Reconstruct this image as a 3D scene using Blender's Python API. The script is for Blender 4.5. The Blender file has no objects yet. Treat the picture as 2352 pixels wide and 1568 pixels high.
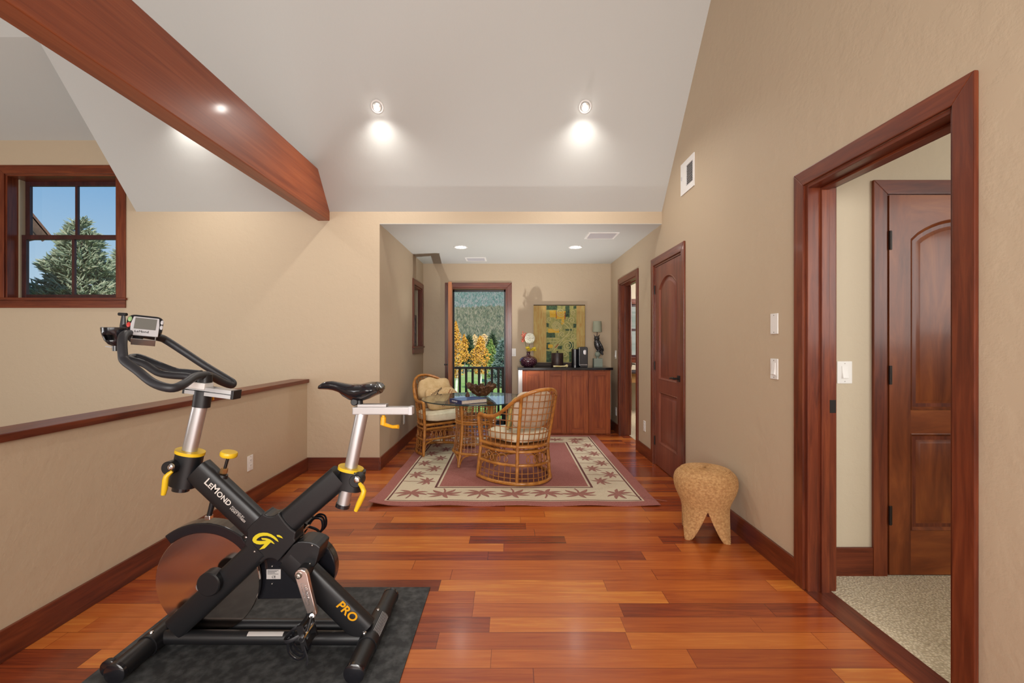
import bpy, bmesh, math, random
from mathutils import Vector, Matrix, noise
random.seed(7)
PI = math.pi
SC = bpy.context.scene
COL = SC.collection

# ------------------------------------------------------------------ camera
EYE = 1.25                      # lens height in metres
FPX, VX, VY = 1045.0, 1171.0, 788.0   # focal length / vanishing point for a 2352 x 1568 frame
cam_d = bpy.data.cameras.new('camera')
cam_d.sensor_width = 36.0
cam_d.lens = 36.0 * FPX / 2352.0
cam_d.shift_x = 5.0 / 2352.0
cam_d.shift_y = 4.0 / 2352.0
cam_d.clip_start = 0.05
cam_d.clip_end = 3000
cam = bpy.data.objects.new('camera', cam_d)
COL.objects.link(cam)
cam.location = (0, 0, EYE)
cam.rotation_euler = (PI / 2, 0, 0)
SC.camera = cam
SC.view_settings.view_transform = 'Standard'
SC.view_settings.look = 'None'
SC.view_settings.gamma = 1.0
SC.view_settings.use_curve_mapping = False
SC.view_settings.exposure = 0.07
SC.render.engine = 'CYCLES'
SC.cycles.use_denoising = True
SC.cycles.max_bounces = 9
SC.cycles.diffuse_bounces = 5
SC.cycles.transparent_max_bounces = 16
SC.cycles.sample_clamp_indirect = 6.0
SC.cycles.caustics_reflective = False
SC.cycles.caustics_refractive = False

# ------------------------------------------------------------------ sky, sun, added fill lights
W = bpy.data.worlds.new('sky')
SC.world = W
W.use_nodes = True
wn = W.node_tree
bg = wn.nodes['Background']
tc = wn.nodes.new('ShaderNodeTexCoord')
sx = wn.nodes.new('ShaderNodeSeparateXYZ')
rp = wn.nodes.new('ShaderNodeValToRGB')
wn.links.new(tc.outputs['Generated'], sx.inputs[0])
wn.links.new(sx.outputs['Z'], rp.inputs[0])
rp.color_ramp.elements[0].position = 0.0
rp.color_ramp.elements[0].color = (0.62, 0.74, 0.84, 1)
rp.color_ramp.elements[1].position = 0.32
rp.color_ramp.elements[1].color = (0.13, 0.36, 0.70, 1)
wn.links.new(rp.outputs[0], bg.inputs['Color'])
bg.inputs['Strength'].default_value = 1.0

def light(name, kind, loc, energy, color=(1, 1, 1), rot=None, aim=None, **kw):
    d = bpy.data.lights.new(name, kind)
    d.energy = energy
    d.color = color
    for k, v in kw.items():
        setattr(d, k, v)
    o = bpy.data.objects.new(name, d)
    COL.objects.link(o)
    o.location = loc
    if rot:
        o.rotation_euler = rot
    if aim is not None:
        o.rotation_euler = (Vector(aim) - Vector(loc)).to_track_quat('-Z', 'Y').to_euler()
    return o

light('sun', 'SUN', (0, -20, 30), 5.5, (1.0, 0.95, 0.86), aim=(-6, 0, 12), angle=0.009)
# added broad fill behind the camera; the wall there has no windows
light('fill_front', 'AREA', (-1.2, -2.9, 1.55), 215, (1.0, 0.97, 0.93), aim=(-0.9, 4, 1.6),
      shape='RECTANGLE', size=4.6, size_y=2.2)
light('fill_stairwell', 'AREA', (-5.9, 0.8, 0.9), 85, (0.97, 0.98, 1.0), aim=(-3.9, 4.0, 3.0),
      shape='RECTANGLE', size=2.4, size_y=2.2)  # added fill for the stair wall and dormer, no window here
light('fill_bedroom', 'AREA', (3.6, 0.2, 1.9), 38, (1.0, 0.97, 0.92), aim=(2.1, 2.4, 1.2),
      shape='RECTANGLE', size=1.4, size_y=1.4)  # added fill inside the bedroom, no source modelled
light('fill_side_room', 'AREA', (3.4, 7.2, 2.0), 60, (1.0, 0.98, 0.95), aim=(1.9, 7.8, 1.0),
      shape='RECTANGLE', size=1.2, size_y=1.2)  # added fill inside the side room, away from its window
light('camera_fill_flash', 'AREA', (0.1, -1.0, 1.7), 30, (1.0, 0.985, 0.96), aim=(0.0, 5.5, 2.0),
      shape='DISK', size=1.1, spread=2.2)  # added soft flash fill from behind the camera, no lamp of the room
light('alcove_ceiling_fill', 'SPOT', (0.10, 5.72, 0.12), 165, (1.0, 0.98, 0.95), aim=(0.10, 5.66, 2.4),
      spot_size=math.radians(94), spot_blend=0.75, shadow_soft_size=0.02)  # added upward fill near the floor to brighten the alcove ceiling
LAMP_W, LAMP_BACK_W, ALCOVE_W = 62.0, 42.0, 19.0

# ------------------------------------------------------------------ helpers
def P(px, py, Y):
    """point seen at photograph pixel (px, py) that stands Y metres away"""
    return Vector(((px - VX) * Y / FPX, Y, EYE - (py - VY) * Y / FPX))

ORG = {}
def tag(o, label=None, cat=None, group=None, kind=None):
    if label: o['label'] = label
    if cat: o['category'] = cat
    if group: o['group'] = group
    if kind: o['kind'] = kind
    return o

def thing(name, loc, label, cat, group=None, kind=None):
    o = bpy.data.objects.new(name, None)
    o.empty_display_size = 0.1
    COL.objects.link(o)
    o.location = loc
    ORG[o] = Vector(loc)
    return tag(o, label, cat, group, kind)

class MB:
    def __init__(s):
        s.v, s.f, s.m = [], [], []
    def add(s, vs, fs, mi=0):
        b = len(s.v)
        s.v += [tuple(q) for q in vs]
        s.f += [tuple(i + b for i in q) for q in fs]
        s.m += [mi] * len(fs)
        return s
    def hexa(s, c, mi=0):
        """8 corners: bottom ring 0-3, top ring 4-7"""
        return s.add(c, [(3, 2, 1, 0), (4, 5, 6, 7), (0, 1, 5, 4), (1, 2, 6, 5), (2, 3, 7, 6), (3, 0, 4, 7)], mi)
    def box(s, x0, x1, y0, y1, z0, z1, mi=0):
        return s.hexa([(x0, y0, z0), (x1, y0, z0), (x1, y1, z0), (x0, y1, z0),
                       (x0, y0, z1), (x1, y0, z1), (x1, y1, z1), (x0, y1, z1)], mi)
    def obox(s, c, ax, ay, az, mi=0):
        """box from centre and three half vectors"""
        c, ax, ay, az = Vector(c), Vector(ax), Vector(ay), Vector(az)
        return s.hexa([c - ax - ay - az, c + ax - ay - az, c + ax + ay - az, c - ax + ay - az,
                       c - ax - ay + az, c + ax - ay + az, c + ax + ay + az, c - ax + ay + az], mi)
    def prism(s, poly, vec, mi=0):
        vec = Vector(vec)
        n = len(poly)
        a = [Vector(q) for q in poly]
        fs = [tuple(range(n))[::-1], tuple(range(n, 2 * n))]
        fs += [(i, (i + 1) % n, n + (i + 1) % n, n + i) for i in range(n)]
        return s.add(a + [q + vec for q in a], fs, mi)
    def tube(s, pts, r, seg=8, closed=False, mi=0, flat=1.0, up=None, cap=True):
        pts = [Vector(q) for q in pts]
        n = len(pts)
        rr = r if isinstance(r, (list, tuple)) else [r] * n
        T = []
        for i in range(n):
            if closed:
                t = pts[(i + 1) % n] - pts[i - 1]
            else:
                t = pts[min(i + 1, n - 1)] - pts[max(i - 1, 0)]
            T.append(t.normalized() if t.length > 1e-9 else Vector((0, 0, 1)))
        u = Vector(up) if up is not None else (Vector((0, 0, 1)) if abs(T[0].z) < 0.9 else Vector((1, 0, 0)))
        N = (u - T[0] * u.dot(T[0])).normalized()
        vs, fs = [], []
        for i in range(n):
            N = N - T[i] * N.dot(T[i])
            if N.length < 1e-6:
                N = T[i].orthogonal()
            N.normalize()
            B = T[i].cross(N)
            for k in range(seg):
                a = 2 * PI * k / seg
                vs.append(pts[i] + N * (rr[i] * math.cos(a)) + B * (rr[i] * flat * math.sin(a)))
        for i in range(n if closed else n - 1):
            j = (i + 1) % n
            for k in range(seg):
                k2 = (k + 1) % seg
                fs.append((i * seg + k, i * seg + k2, j * seg + k2, j * seg + k))
        if cap and not closed:
            fs.append(tuple(range(seg))[::-1])
            fs.append(tuple((n - 1) * seg + k for k in range(seg)))
        return s.add(vs, fs, mi)
    def cyl(s, a, b, r0, r1=None, seg=24, mi=0):
        return s.tube([a, b], [r0, r0 if r1 is None else r1], seg, mi=mi)
    def lathe(s, prof, c, axis=(0, 0, 1), seg=32, mi=0):
        """profile of (radius, height) turned about an axis through c"""
        c, ax = Vector(c), Vector(axis).normalized()
        n = ax.orthogonal().normalized()
        b = ax.cross(n)
        vs, fs = [], []
        for (r, h) in prof:
            for k in range(seg):
                a = 2 * PI * k / seg
                vs.append(c + ax * h + (n * math.cos(a) + b * math.sin(a)) * max(r, 1e-5))
        m = len(prof)
        for i in range(m - 1):
            for k in range(seg):
                k2 = (k + 1) % seg
                fs.append((i * seg + k, i * seg + k2, (i + 1) * seg + k2, (i + 1) * seg + k))
        fs.append(tuple(range(seg))[::-1])
        fs.append(tuple((m - 1) * seg + k for k in range(seg)))
        return s.add(vs, fs, mi)
    def ell(s, c, rad, rot=None, nu=16, nv=10, e=1.0, mi=0, fn=None):
        """(super)ellipsoid"""
        c = Vector(c)
        R = rot if rot is not None else Matrix.Identity(3)
        pw = lambda x: math.copysign(abs(x) ** e, x)
        vs, fs = [], []
        for i in range(nv + 1):
            a = -PI / 2 + PI * i / nv
            for k in range(nu):
                b = 2 * PI * k / nu
                q = Vector((pw(math.cos(a)) * pw(math.cos(b)) * rad[0], pw(math.cos(a)) * pw(math.sin(b)) * rad[1], pw(math.sin(a)) * rad[2]))
                if fn: q = fn(q)
                vs.append(c + R @ q)
        for i in range(nv):
            for k in range(nu):
                k2 = (k + 1) % nu
                fs.append((i * nu + k, i * nu + k2, (i + 1) * nu + k2, (i + 1) * nu + k))
        return s.add(vs, fs, mi)
    def grid(s, fn, nu, nv, mi=0):
        vs = [fn(i / nu, j / nv) for j in range(nv + 1) for i in range(nu + 1)]
        fs = [(j * (nu + 1) + i, j * (nu + 1) + i + 1, (j + 1) * (nu + 1) + i + 1, (j + 1) * (nu + 1) + i)
              for j in range(nv) for i in range(nu)]
        return s.add(vs, fs, mi)
    def build(s, name, mats, parent=None, bevel=0, segs=2, angle=38, merge=True, solid=0, smooth=None):
        me = bpy.data.meshes.new(name)
        root = parent
        while root is not None and root not in ORG:
            root = root.parent
        if root is not None:
            org = ORG[root]
        else:
            xs, ys, zs = zip(*s.v)
            org = Vector(((min(xs) + max(xs)) / 2, (min(ys) + max(ys)) / 2, min(zs)))
        me.from_pydata([(q[0] - org.x, q[1] - org.y, q[2] - org.z) for q in s.v], [], s.f)
        mats = mats if isinstance(mats, (list, tuple)) else [mats]
        for q in mats: me.materials.append(q)
        me.polygons.foreach_set('material_index', s.m)
        bm = bmesh.new()
        bm.from_mesh(me)
        if merge: bmesh.ops.remove_doubles(bm, verts=bm.verts, dist=1e-5)
        if merge: bmesh.ops.recalc_face_normals(bm, faces=bm.faces)
        if bevel:
            es = [e for e in bm.edges if len(e.link_faces) == 2 and e.calc_face_angle(0) > 0.5]
            bmesh.ops.bevel(bm, geom=es, offset=bevel, segments=segs, profile=0.6, affect='EDGES', clamp_overlap=True)
        bm.to_mesh(me)
        bm.free()
        if smooth is None: smooth = not bevel
        me.polygons.foreach_set('use_smooth', [smooth] * len(me.polygons))
        if smooth: me.set_sharp_from_angle(angle=math.radians(angle))
        o = bpy.data.objects.new(name, me)
        COL.objects.link(o)
        if parent is not None:
            o.parent = parent
        else:
            o.location = org
            ORG[o] = org
        if solid:
            md = o.modifiers.new('thickness', 'SOLIDIFY')
            md.thickness = solid
            md.offset = -1
        return o

def copy_tree(o, parent=None):
    c = o.copy()
    COL.objects.link(c)
    if parent is not None: c.parent = parent
    for ch in list(o.children): copy_tree(ch, c)
    return c

def text(name, body, size, mat, origin, ex, ey, parent, extrude=0.0006, align='LEFT', small_caps=False, shear=0.0, bold=0.0):
    """lettering: ex = reading direction, ey = up direction of the letters"""
    cu = bpy.data.curves.new(name, 'FONT')
    cu.body = body
    cu.size = size
    cu.extrude = extrude
    cu.align_x = align
    cu.shear = shear
    cu.offset = bold
    if small_caps:
        cu.small_caps_scale = 0.72
        for i, ch in enumerate(body):
            if ch.islower(): cu.body_format[i].use_small_caps = True
    cu.materials.append(mat)
    tmp = bpy.data.objects.new(name, cu)
    COL.objects.link(tmp)
    bpy.context.view_layer.update()
    me = bpy.data.meshes.new_from_object(tmp.evaluated_get(bpy.context.evaluated_depsgraph_get()))
    me.name = name
    bpy.data.objects.remove(tmp)
    o = bpy.data.objects.new(name, me)
    COL.objects.link(o)
    ex, ey = Vector(ex).normalized(), Vector(ey)
    ey = (ey - ex * ey.dot(ex)).normalized()
    ez = ex.cross(ey)
    root = parent
    while root not in ORG: root = root.parent
    m = Matrix((ex, ey, ez)).transposed().to_4x4()
    m.translation = Vector(origin) - ORG[root]
    o.parent = parent
    o.matrix_local = m
    return o

# ------------------------------------------------------------------ materials
def mat(name, color, rough=0.5, metal=0.0, coat=0.0, spec=None, emit=None, estr=0.0, sheen=0.0):
    m = bpy.data.materials.new(name)
    m.use_nodes = True
    b = m.node_tree.nodes['Principled BSDF']
    b.inputs['Base Color'].default_value = (*color, 1)
    b.inputs['Roughness'].default_value = rough
    b.inputs['Metallic'].default_value = metal
    b.inputs['Coat Weight'].default_value = coat
    b.inputs['Coat Roughness'].default_value = 0.12
    if sheen: b.inputs['Sheen Weight'].default_value = sheen
    if spec is not None: b.inputs['Specular IOR Level'].default_value = spec
    if emit:
        b.inputs['Emission Color'].default_value = (*emit, 1)
        b.inputs['Emission Strength'].default_value = estr
    return m

def nodes(m):
    t = m.node_tree
    return t, t.nodes['Principled BSDF']

def N(t, typ, **kw):
    n = t.nodes.new('ShaderNode' + typ)
    for k, v in kw.items():
        if hasattr(n, k) and not k[0].isupper(): setattr(n, k, v)
        else: n.inputs[k.replace('_', ' ')].default_value = v
    return n

def math_n(t, op, a, b=None, c=None):
    n = t.nodes.new('ShaderNodeMath')
    n.operation = op
    for i, q in enumerate((a, b, c)):
        if q is None: continue
        if isinstance(q, (int, float)): n.inputs[i].default_value = q
        else: t.links.new(q, n.inputs[i])
    return n.outputs[0]

def ramp(t, fac, stops):
    n = t.nodes.new('ShaderNodeValToRGB')
    e = n.color_ramp.elements
    while len(e) < len(stops): e.new(0.5)
    for i, (p, c) in enumerate(stops):
        e[i].position = p
        e[i].color = (*c, 1)
    t.links.new(fac, n.inputs[0])
    return n.outputs[0]

def mapped(t, scale, coord='Object', rot=(0, 0, 0)):
    c = t.nodes.new('ShaderNodeTexCoord')
    mp = t.nodes.new('ShaderNodeMapping')
    mp.inputs['Scale'].default_value = scale
    mp.inputs['Rotation'].default_value = rot
    t.links.new(c.outputs[coord], mp.inputs[0])
    return mp.outputs[0]

def bump(t, b, height, strength, dist=0.01):
    n = t.nodes.new('ShaderNodeBump')
    n.inputs['Strength'].default_value = strength
    n.inputs['Distance'].default_value = dist
    t.links.new(height, n.inputs['Height'])
    t.links.new(n.outputs[0], b.inputs['Normal'])

def world_pos(t, scale):
    """world-space coordinates, scaled (houses and trim do not move)"""
    g = t.nodes.new('ShaderNodeNewGeometry')
    mp = t.nodes.new('ShaderNodeMapping')
    mp.inputs['Scale'].default_value = scale
    t.links.new(g.outputs['Position'], mp.inputs[0])
    return mp.outputs[0]

def plaster(name, color, strength=0.26, rough=0.62):
    m = mat(name, color, rough)
    t, b = nodes(m)
    co = world_pos(t, (1, 1, 1))
    n1 = N(t, 'TexNoise', Scale=9.0, Detail=6.0, Roughness=0.62)
    t.links.new(co, n1.inputs['Vector'])
    r = ramp(t, n1.outputs[0], [(0.42, (0, 0, 0)), (0.60, (1, 1, 1))])
    bump(t, b, r, strength, 0.004)
    return m

def wood(name, c_dark, c_mid, c_light, stretch=(1, 1, 12), scale=3.0, rough=0.36, coat=0.14, obj=False, knots=False, bumps=0.05):
    """stained timber; stretch = how tightly the grain repeats along x, y, z (small along the grain)"""
    m = mat(name, c_mid, rough, coat=coat, spec=0.38)
    t, b = nodes(m)
    co = mapped(t, stretch) if obj else world_pos(t, stretch)
    n1 = N(t, 'TexNoise', Scale=scale, Detail=7.0, Roughness=0.6, Distortion=0.6)
    t.links.new(co, n1.inputs['Vector'])
    n2 = N(t, 'TexNoise', Scale=scale * 0.32, Detail=2.0, Roughness=0.5)
    t.links.new(co, n2.inputs['Vector'])
    f = math_n(t, 'ADD', math_n(t, 'MULTIPLY', n1.outputs[0], 0.6), math_n(t, 'MULTIPLY', n2.outputs[0], 0.4))
    c = ramp(t, f, [(0.34, c_dark), (0.5, c_mid), (0.66, c_light)])
    t.links.new(c, b.inputs['Base Color'])
    bump(t, b, n1.outputs[0], bumps, 0.002)
    return m

def speckle(name, c0, c1, scale=60, rough=0.8, bumps=0.3, dist=0.003, lo=0.4, hi=0.6, coord='Object', detail=3.0, metal=0, coat=0):
    m = mat(name, c0, rough, metal, coat)
    t, b = nodes(m)
    n1 = N(t, 'TexNoise', Scale=float(scale), Detail=detail, Roughness=0.6)
    t.links.new(mapped(t, (1, 1, 1), coord), n1.inputs['Vector'])
    t.links.new(ramp(t, n1.outputs[0], [(lo, c0), (hi, c1)]), b.inputs['Base Color'])
    if bumps: bump(t, b, n1.outputs[0], bumps, dist)
    return m

def thin_glass(name, tint=(0.94, 0.97, 0.96), gloss=0.0, ior=1.45):
    m = bpy.data.materials.new(name)
    m.use_nodes = True
    t = m.node_tree
    t.nodes.clear()
    o = t.nodes.new('ShaderNodeOutputMaterial')
    mx = t.nodes.new('ShaderNodeMixShader')
    tr = t.nodes.new('ShaderNodeBsdfTransparent')
    gl = t.nodes.new('ShaderNodeBsdfGlossy')
    lw = t.nodes.new('ShaderNodeLayerWeight')
    f5 = math_n(t, 'POWER', lw.outputs['Facing'], 5.0)
    f0 = ((ior - 1) / (ior + 1)) ** 2
    fr = math_n(t, 'ADD', math_n(t, 'MULTIPLY', f5, 1 - f0), f0)
    tr.inputs['Color'].default_value = (*tint, 1)
    gl.inputs['Roughness'].default_value = gloss
    t.links.new(fr, mx.inputs[0])
    t.links.new(tr.outputs[0], mx.inputs[1])
    t.links.new(gl.outputs[0], mx.inputs[2])
    t.links.new(mx.outputs[0], o.inputs['Surface'])
    return m

M = {}
M['wall'] = plaster('tan_plaster', (0.51, 0.405, 0.283))
M['wall_bed'] = plaster('tan_plaster_bedroom', (0.55, 0.47, 0.345))
M['ceil'] = plaster('pale_grey_plaster', (0.55, 0.56, 0.54), 0.12, 0.7)
TR = ((0.066, 0.012, 0.005), (0.135, 0.027, 0.010), (0.210, 0.050, 0.017))
M['trim_z'] = wood('stained_alder_upright', *TR, stretch=(14, 14, 1.1))
M['trim_y'] = wood('stained_alder_lengthwise', *TR, stretch=(14, 1.1, 14))
M['trim_x'] = wood('stained_alder_crosswise', *TR, stretch=(1.1, 14, 14))
DR = ((0.095, 0.019, 0.005), (0.205, 0.050, 0.012), (0.32, 0.098, 0.022))
M['door_z'] = wood('knotty_alder_door', *DR, stretch=(5.5, 5.5, 1.1), scale=2.0)
M['door_x'] = wood('knotty_alder_rail', *DR, stretch=(1.1, 5.5, 5.5), scale=2.0)
M['door_y'] = wood('knotty_alder_rail_lengthwise', *DR, stretch=(9, 0.9, 9), scale=2.4)
D2 = ((0.13, 0.034, 0.020), (0.19, 0.052, 0.030), (0.25, 0.075, 0.042))
M['closet_z'] = wood('reddish_alder_door', *D2, stretch=(9, 9, 0.9), scale=2.4, rough=0.42)
M['beam'] = wood('stained_timber_beam', (0.19, 0.040, 0.012), (0.29, 0.068, 0.021), (0.37, 0.098, 0.032), stretch=(22, 0.7, 22), scale=1.6, rough=0.4, coat=0.15, bumps=0.12)
M['cab'] = wood('cherry_cabinet_upright', (0.16, 0.028, 0.006), (0.285, 0.060, 0.012), (0.40, 0.108, 0.025), stretch=(16, 16, 1.2), scale=2.5, rough=0.48, coat=0.0)
M['cab_x'] = wood('cherry_cabinet_rail', (0.16, 0.028, 0.006), (0.285, 0.060, 0.012), (0.40, 0.108, 0.025), stretch=(1.2, 16, 16), scale=2.5, rough=0.48, coat=0.0)
M['glass'] = thin_glass('window_glass')
M['table_glass'] = thin_glass('tinted_table_glass', (0.82, 0.90, 0.90), 0.0, 1.5)
M['glass_edge'] = mat('table_glass_edge', (0.012, 0.035, 0.038), 0.1, spec=0.8)
M['white'] = mat('white_plastic', (0.80, 0.79, 0.76), 0.4)
M['white_metal'] = mat('white_enamel', (0.82, 0.81, 0.79), 0.45)
M['slot'] = mat('dark_slot', (0.02, 0.02, 0.02), 0.6)
M['bronze'] = mat('dark_bronze', (0.035, 0.030, 0.028), 0.4, 0.7)
M['satin_nickel'] = mat('satin_nickel', (0.45, 0.43, 0.40), 0.35, 1.0)
M['bulb'] = mat('lit_bulb', (1, 1, 1), 0.4, emit=(1.0, 0.95, 0.88), estr=22)
M['reflector'] = mat('lamp_reflector', (0.85, 0.85, 0.83), 0.25, 0.6)
M['black'] = mat('black_powder_coat', (0.0085, 0.0085, 0.010), 0.40)
M['black_soft'] = mat('black_rubber_grip', (0.018, 0.018, 0.022), 0.5)
M['black_gloss'] = mat('black_gloss_plastic', (0.010, 0.010, 0.013), 0.16, coat=0.4)
M['steel'] = mat('brushed_silver_tube', (0.56, 0.56, 0.57), 0.36, 0.85)
M['satin'] = mat('satin_aluminium', (0.40, 0.375, 0.37), 0.5, 0.55)
M['chrome'] = mat('chrome', (0.72, 0.72, 0.74), 0.14, 1.0)
M['yellow'] = mat('yellow_plastic', (0.72, 0.46, 0.015), 0.38)
M['orange'] = mat('amber_plastic', (0.72, 0.34, 0.01), 0.38)
M['logo'] = mat('yellow_print', (0.62, 0.50, 0.015), 0.45)
M['print'] = mat('silver_print', (0.62, 0.58, 0.54), 0.5)
M['label'] = mat('sticker_grey', (0.50, 0.47, 0.45), 0.5)
M['brass'] = mat('brass_nut', (0.42, 0.24, 0.10), 0.35, 0.8)
M['screen'] = mat('lcd_screen', (0.16, 0.155, 0.14), 0.25)
M['grey_plastic'] = mat('grey_plastic', (0.52, 0.51, 0.53), 0.4)
M['green_btn'] = mat('green_button', (0.30, 0.48, 0.22), 0.4)
M['red_btn'] = mat('red_button', (0.55, 0.06, 0.05), 0.35)

def floor_mat():
    m = mat('brazilian_cherry_planks', (0.3, 0.07, 0.02), 0.27, coat=0.32)
    t, b = nodes(m)
    b.inputs['Coat Roughness'].default_value = 0.16
    g = t.nodes.new('ShaderNodeNewGeometry')
    s = t.nodes.new('ShaderNodeSeparateXYZ')
    t.links.new(g.outputs['Position'], s.inputs[0])
    X, Y = s.outputs[0], s.outputs[1]
    PW = 0.1089
    rowf = math_n(t, 'DIVIDE', math_n(t, 'SUBTRACT', Y, 1.751 - 40 * PW), PW)
    row = math_n(t, 'FLOOR', rowf)
    wn1 = N(t, 'TexWhiteNoise', noise_dimensions='1D')
    t.links.new(math_n(t, 'MULTIPLY', row, 1.37), wn1.inputs['W'])
    wn2 = N(t, 'TexWhiteNoise', noise_dimensions='1D')
    t.links.new(math_n(t, 'ADD', math_n(t, 'MULTIPLY', row, 2.11), 31.7), wn2.inputs['W'])
    ln = math_n(t, 'ADD', math_n(t, 'MULTIPLY', wn1.outputs[0], 0.8), 0.55)
    colf = math_n(t, 'ADD', math_n(t, 'DIVIDE', X, ln), math_n(t, 'MULTIPLY', wn2.outputs[0], 9.0))
    col = math_n(t, 'FLOOR', colf)
    cv = t.nodes.new('ShaderNodeCombineXYZ')
    t.links.new(col, cv.inputs[0]); t.links.new(row, cv.inputs[1])
    wn3 = N(t, 'TexWhiteNoise', noise_dimensions='2D')
    t.links.new(cv.outputs[0], wn3.inputs['Vector'])
    plank = wn3.outputs[0]
    # grain: each plank samples its own slice of a stretched noise
    gv = t.nodes.new('ShaderNodeCombineXYZ')
    t.links.new(math_n(t, 'MULTIPLY', X, 1.1), gv.inputs[0])
    t.links.new(math_n(t, 'MULTIPLY', Y, 17.0), gv.inputs[1])
    t.links.new(math_n(t, 'MULTIPLY', plank, 40.0), gv.inputs[2])
    n1 = N(t, 'TexNoise', Scale=2.2, Detail=6.0, Roughness=0.6, Distortion=0.8)
    t.links.new(gv.outputs[0], n1.inputs['Vector'])
    gv2 = t.nodes.new('ShaderNodeCombineXYZ')
    t.links.new(math_n(t, 'MULTIPLY', X, 6.0), gv2.inputs[0])
    t.links.new(math_n(t, 'MULTIPLY', Y, 260.0), gv2.inputs[1])
    t.links.new(plank, gv2.inputs[2])
    n2 = N(t, 'TexNoise', Scale=1.0, Detail=2.0)
    t.links.new(gv2.outputs[0], n2.inputs['Vector'])
    f = math_n(t, 'ADD', math_n(t, 'MULTIPLY', plank, 0.62), math_n(t, 'MULTIPLY', n1.outputs[0], 0.62))
    f = math_n(t, 'ADD', f, math_n(t, 'MULTIPLY', math_n(t, 'SUBTRACT', n2.outputs[0], 0.5), 0.22))
    f = math_n(t, 'SUBTRACT', f, 0.12)
    c = ramp(t, f, [(0.14, (0.145, 0.023, 0.007)), (0.34, (0.285, 0.052, 0.012)), (0.58, (0.43, 0.099, 0.017)), (0.80, (0.54, 0.155, 0.026)), (0.97, (0.68, 0.265, 0.042))])
    # joints
    fy = math_n(t, 'FRACT', rowf)
    fx = math_n(t, 'FRACT', colf)
    jy = math_n(t, 'LESS_THAN', math_n(t, 'ABSOLUTE', math_n(t, 'SUBTRACT', fy, 0.5)), 0.488)
    jx = math_n(t, 'LESS_THAN', math_n(t, 'ABSOLUTE', math_n(t, 'SUBTRACT', fx, 0.5)), 0.4985)
    j = math_n(t, 'MULTIPLY', jx, jy)
    mx = t.nodes.new('ShaderNodeMix'); mx.data_type = 'RGBA'; mx.blend_type = 'MULTIPLY'
    t.links.new(math_n(t, 'SUBTRACT', 1.0, j), mx.inputs[0])
    t.links.new(c, mx.inputs[6]); mx.inputs[7].default_value = (0.45, 0.36, 0.3, 1)
    t.links.new(mx.outputs[2], b.inputs['Base Color'])
    bump(t, b, math_n(t, 'ADD', j, math_n(t, 'MULTIPLY', n2.outputs[0], 0.15)), 0.12, 0.001)
    return m
M['floor'] = floor_mat()

def carpet_mat():
    m = mat('berber_carpet', (0.6, 0.55, 0.42), 0.95, sheen=0.2)
    t, b = nodes(m)
    v = N(t, 'TexVoronoi', Scale=95.0)
    t.links.new(world_pos(t, (1, 1, 1)), v.inputs['Vector'])
    n1 = N(t, 'TexNoise', Scale=40.0, Detail=2.0)
    t.links.new(world_pos(t, (1, 1, 1)), n1.inputs['Vector'])
    f = math_n(t, 'ADD', v.outputs['Distance'], math_n(t, 'MULTIPLY', n1.outputs[0], 0.3))
    t.links.new(ramp(t, f, [(0.25, (0.80, 0.69, 0.49)), (0.8, (0.46, 0.37, 0.23))]), b.inputs['Base Color'])
    bump(t, b, math_n(t, 'SUBTRACT', 1.0, v.outputs['Distance']), 0.7, 0.006)
    return m
M['carpet'] = carpet_mat()

# ------------------------------------------------------------------ room shell
XR, XP = 1.50, -2.00              # right wall, pony wall
Y1, Y2 = 4.49, 6.75               # wall with the stair window, back wall of the alcove
XA = -1.285                       # left wall of the alcove
ZC, ZE = 2.43, 2.548              # alcove ceiling, eave of the sloped ceiling
SL = 1.15                         # rise of the sloped ceiling per metre
YR = 0.745                        # ridge
XL, YF = -6.2, -3.0               # outer left wall, wall behind the photographer
ZL = -2.8                         # floor of the storey below
DX = -3.687                       # right edge of the dormer
slope = lambda y: ZE + SL * (Y1 - y)
MR = lambda u, v, n: Vector((XR - n, u, v))          # right wall: u = depth, n = out into the room
MY1 = lambda u, v, n: Vector((u, Y1 - n, v))
MY2 = lambda u, v, n: Vector((u, Y2 - n, v))
MA = lambda u, v, n: Vector((XA + n, u, v))
MP = lambda u, v, n: Vector((XP + n, u, v))

def mbox(mb, Mf, u0, u1, v0, v1, n0, n1, mi=0):
    return mb.hexa([Mf(u0, v0, n0), Mf(u1, v0, n0), Mf(u1, v0, n1), Mf(u0, v0, n1),
                    Mf(u0, v1, n0), Mf(u1, v1, n0), Mf(u1, v1, n1), Mf(u0, v1, n1)], mi)

def wall(mb, Mf, u0, u1, v0, v1, holes, th):
    cur = u0
    for (a, b, c, d) in sorted(holes):
        if a > cur: mbox(mb, Mf, cur, a, v0, v1, 0, -th)
        if c > v0: mbox(mb, Mf, a, b, v0, c, 0, -th)
        if d < v1: mbox(mb, Mf, a, b, d, v1, 0, -th)
        cur = b
    if cur < u1: mbox(mb, Mf, cur, u1, v0, v1, 0, -th)

def struct(name, mb, m, parent=None, **kw):
    o = mb.build(name, m, parent, **kw)
    if parent is None: o['kind'] = 'structure'
    return o

def sgroup(name, loc=(0, 0, 0)):
    o = bpy.data.objects.new(name, None)
    COL.objects.link(o)
    o.location = loc
    ORG[o] = Vector(loc)
    o['kind'] = 'structure'
    return o

DOORH = 2.049
MAIN, CLOS, FAR = (1.529, 2.305), (3.958, 4.722), (5.370, 6.190)    # openings in the right wall
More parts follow.
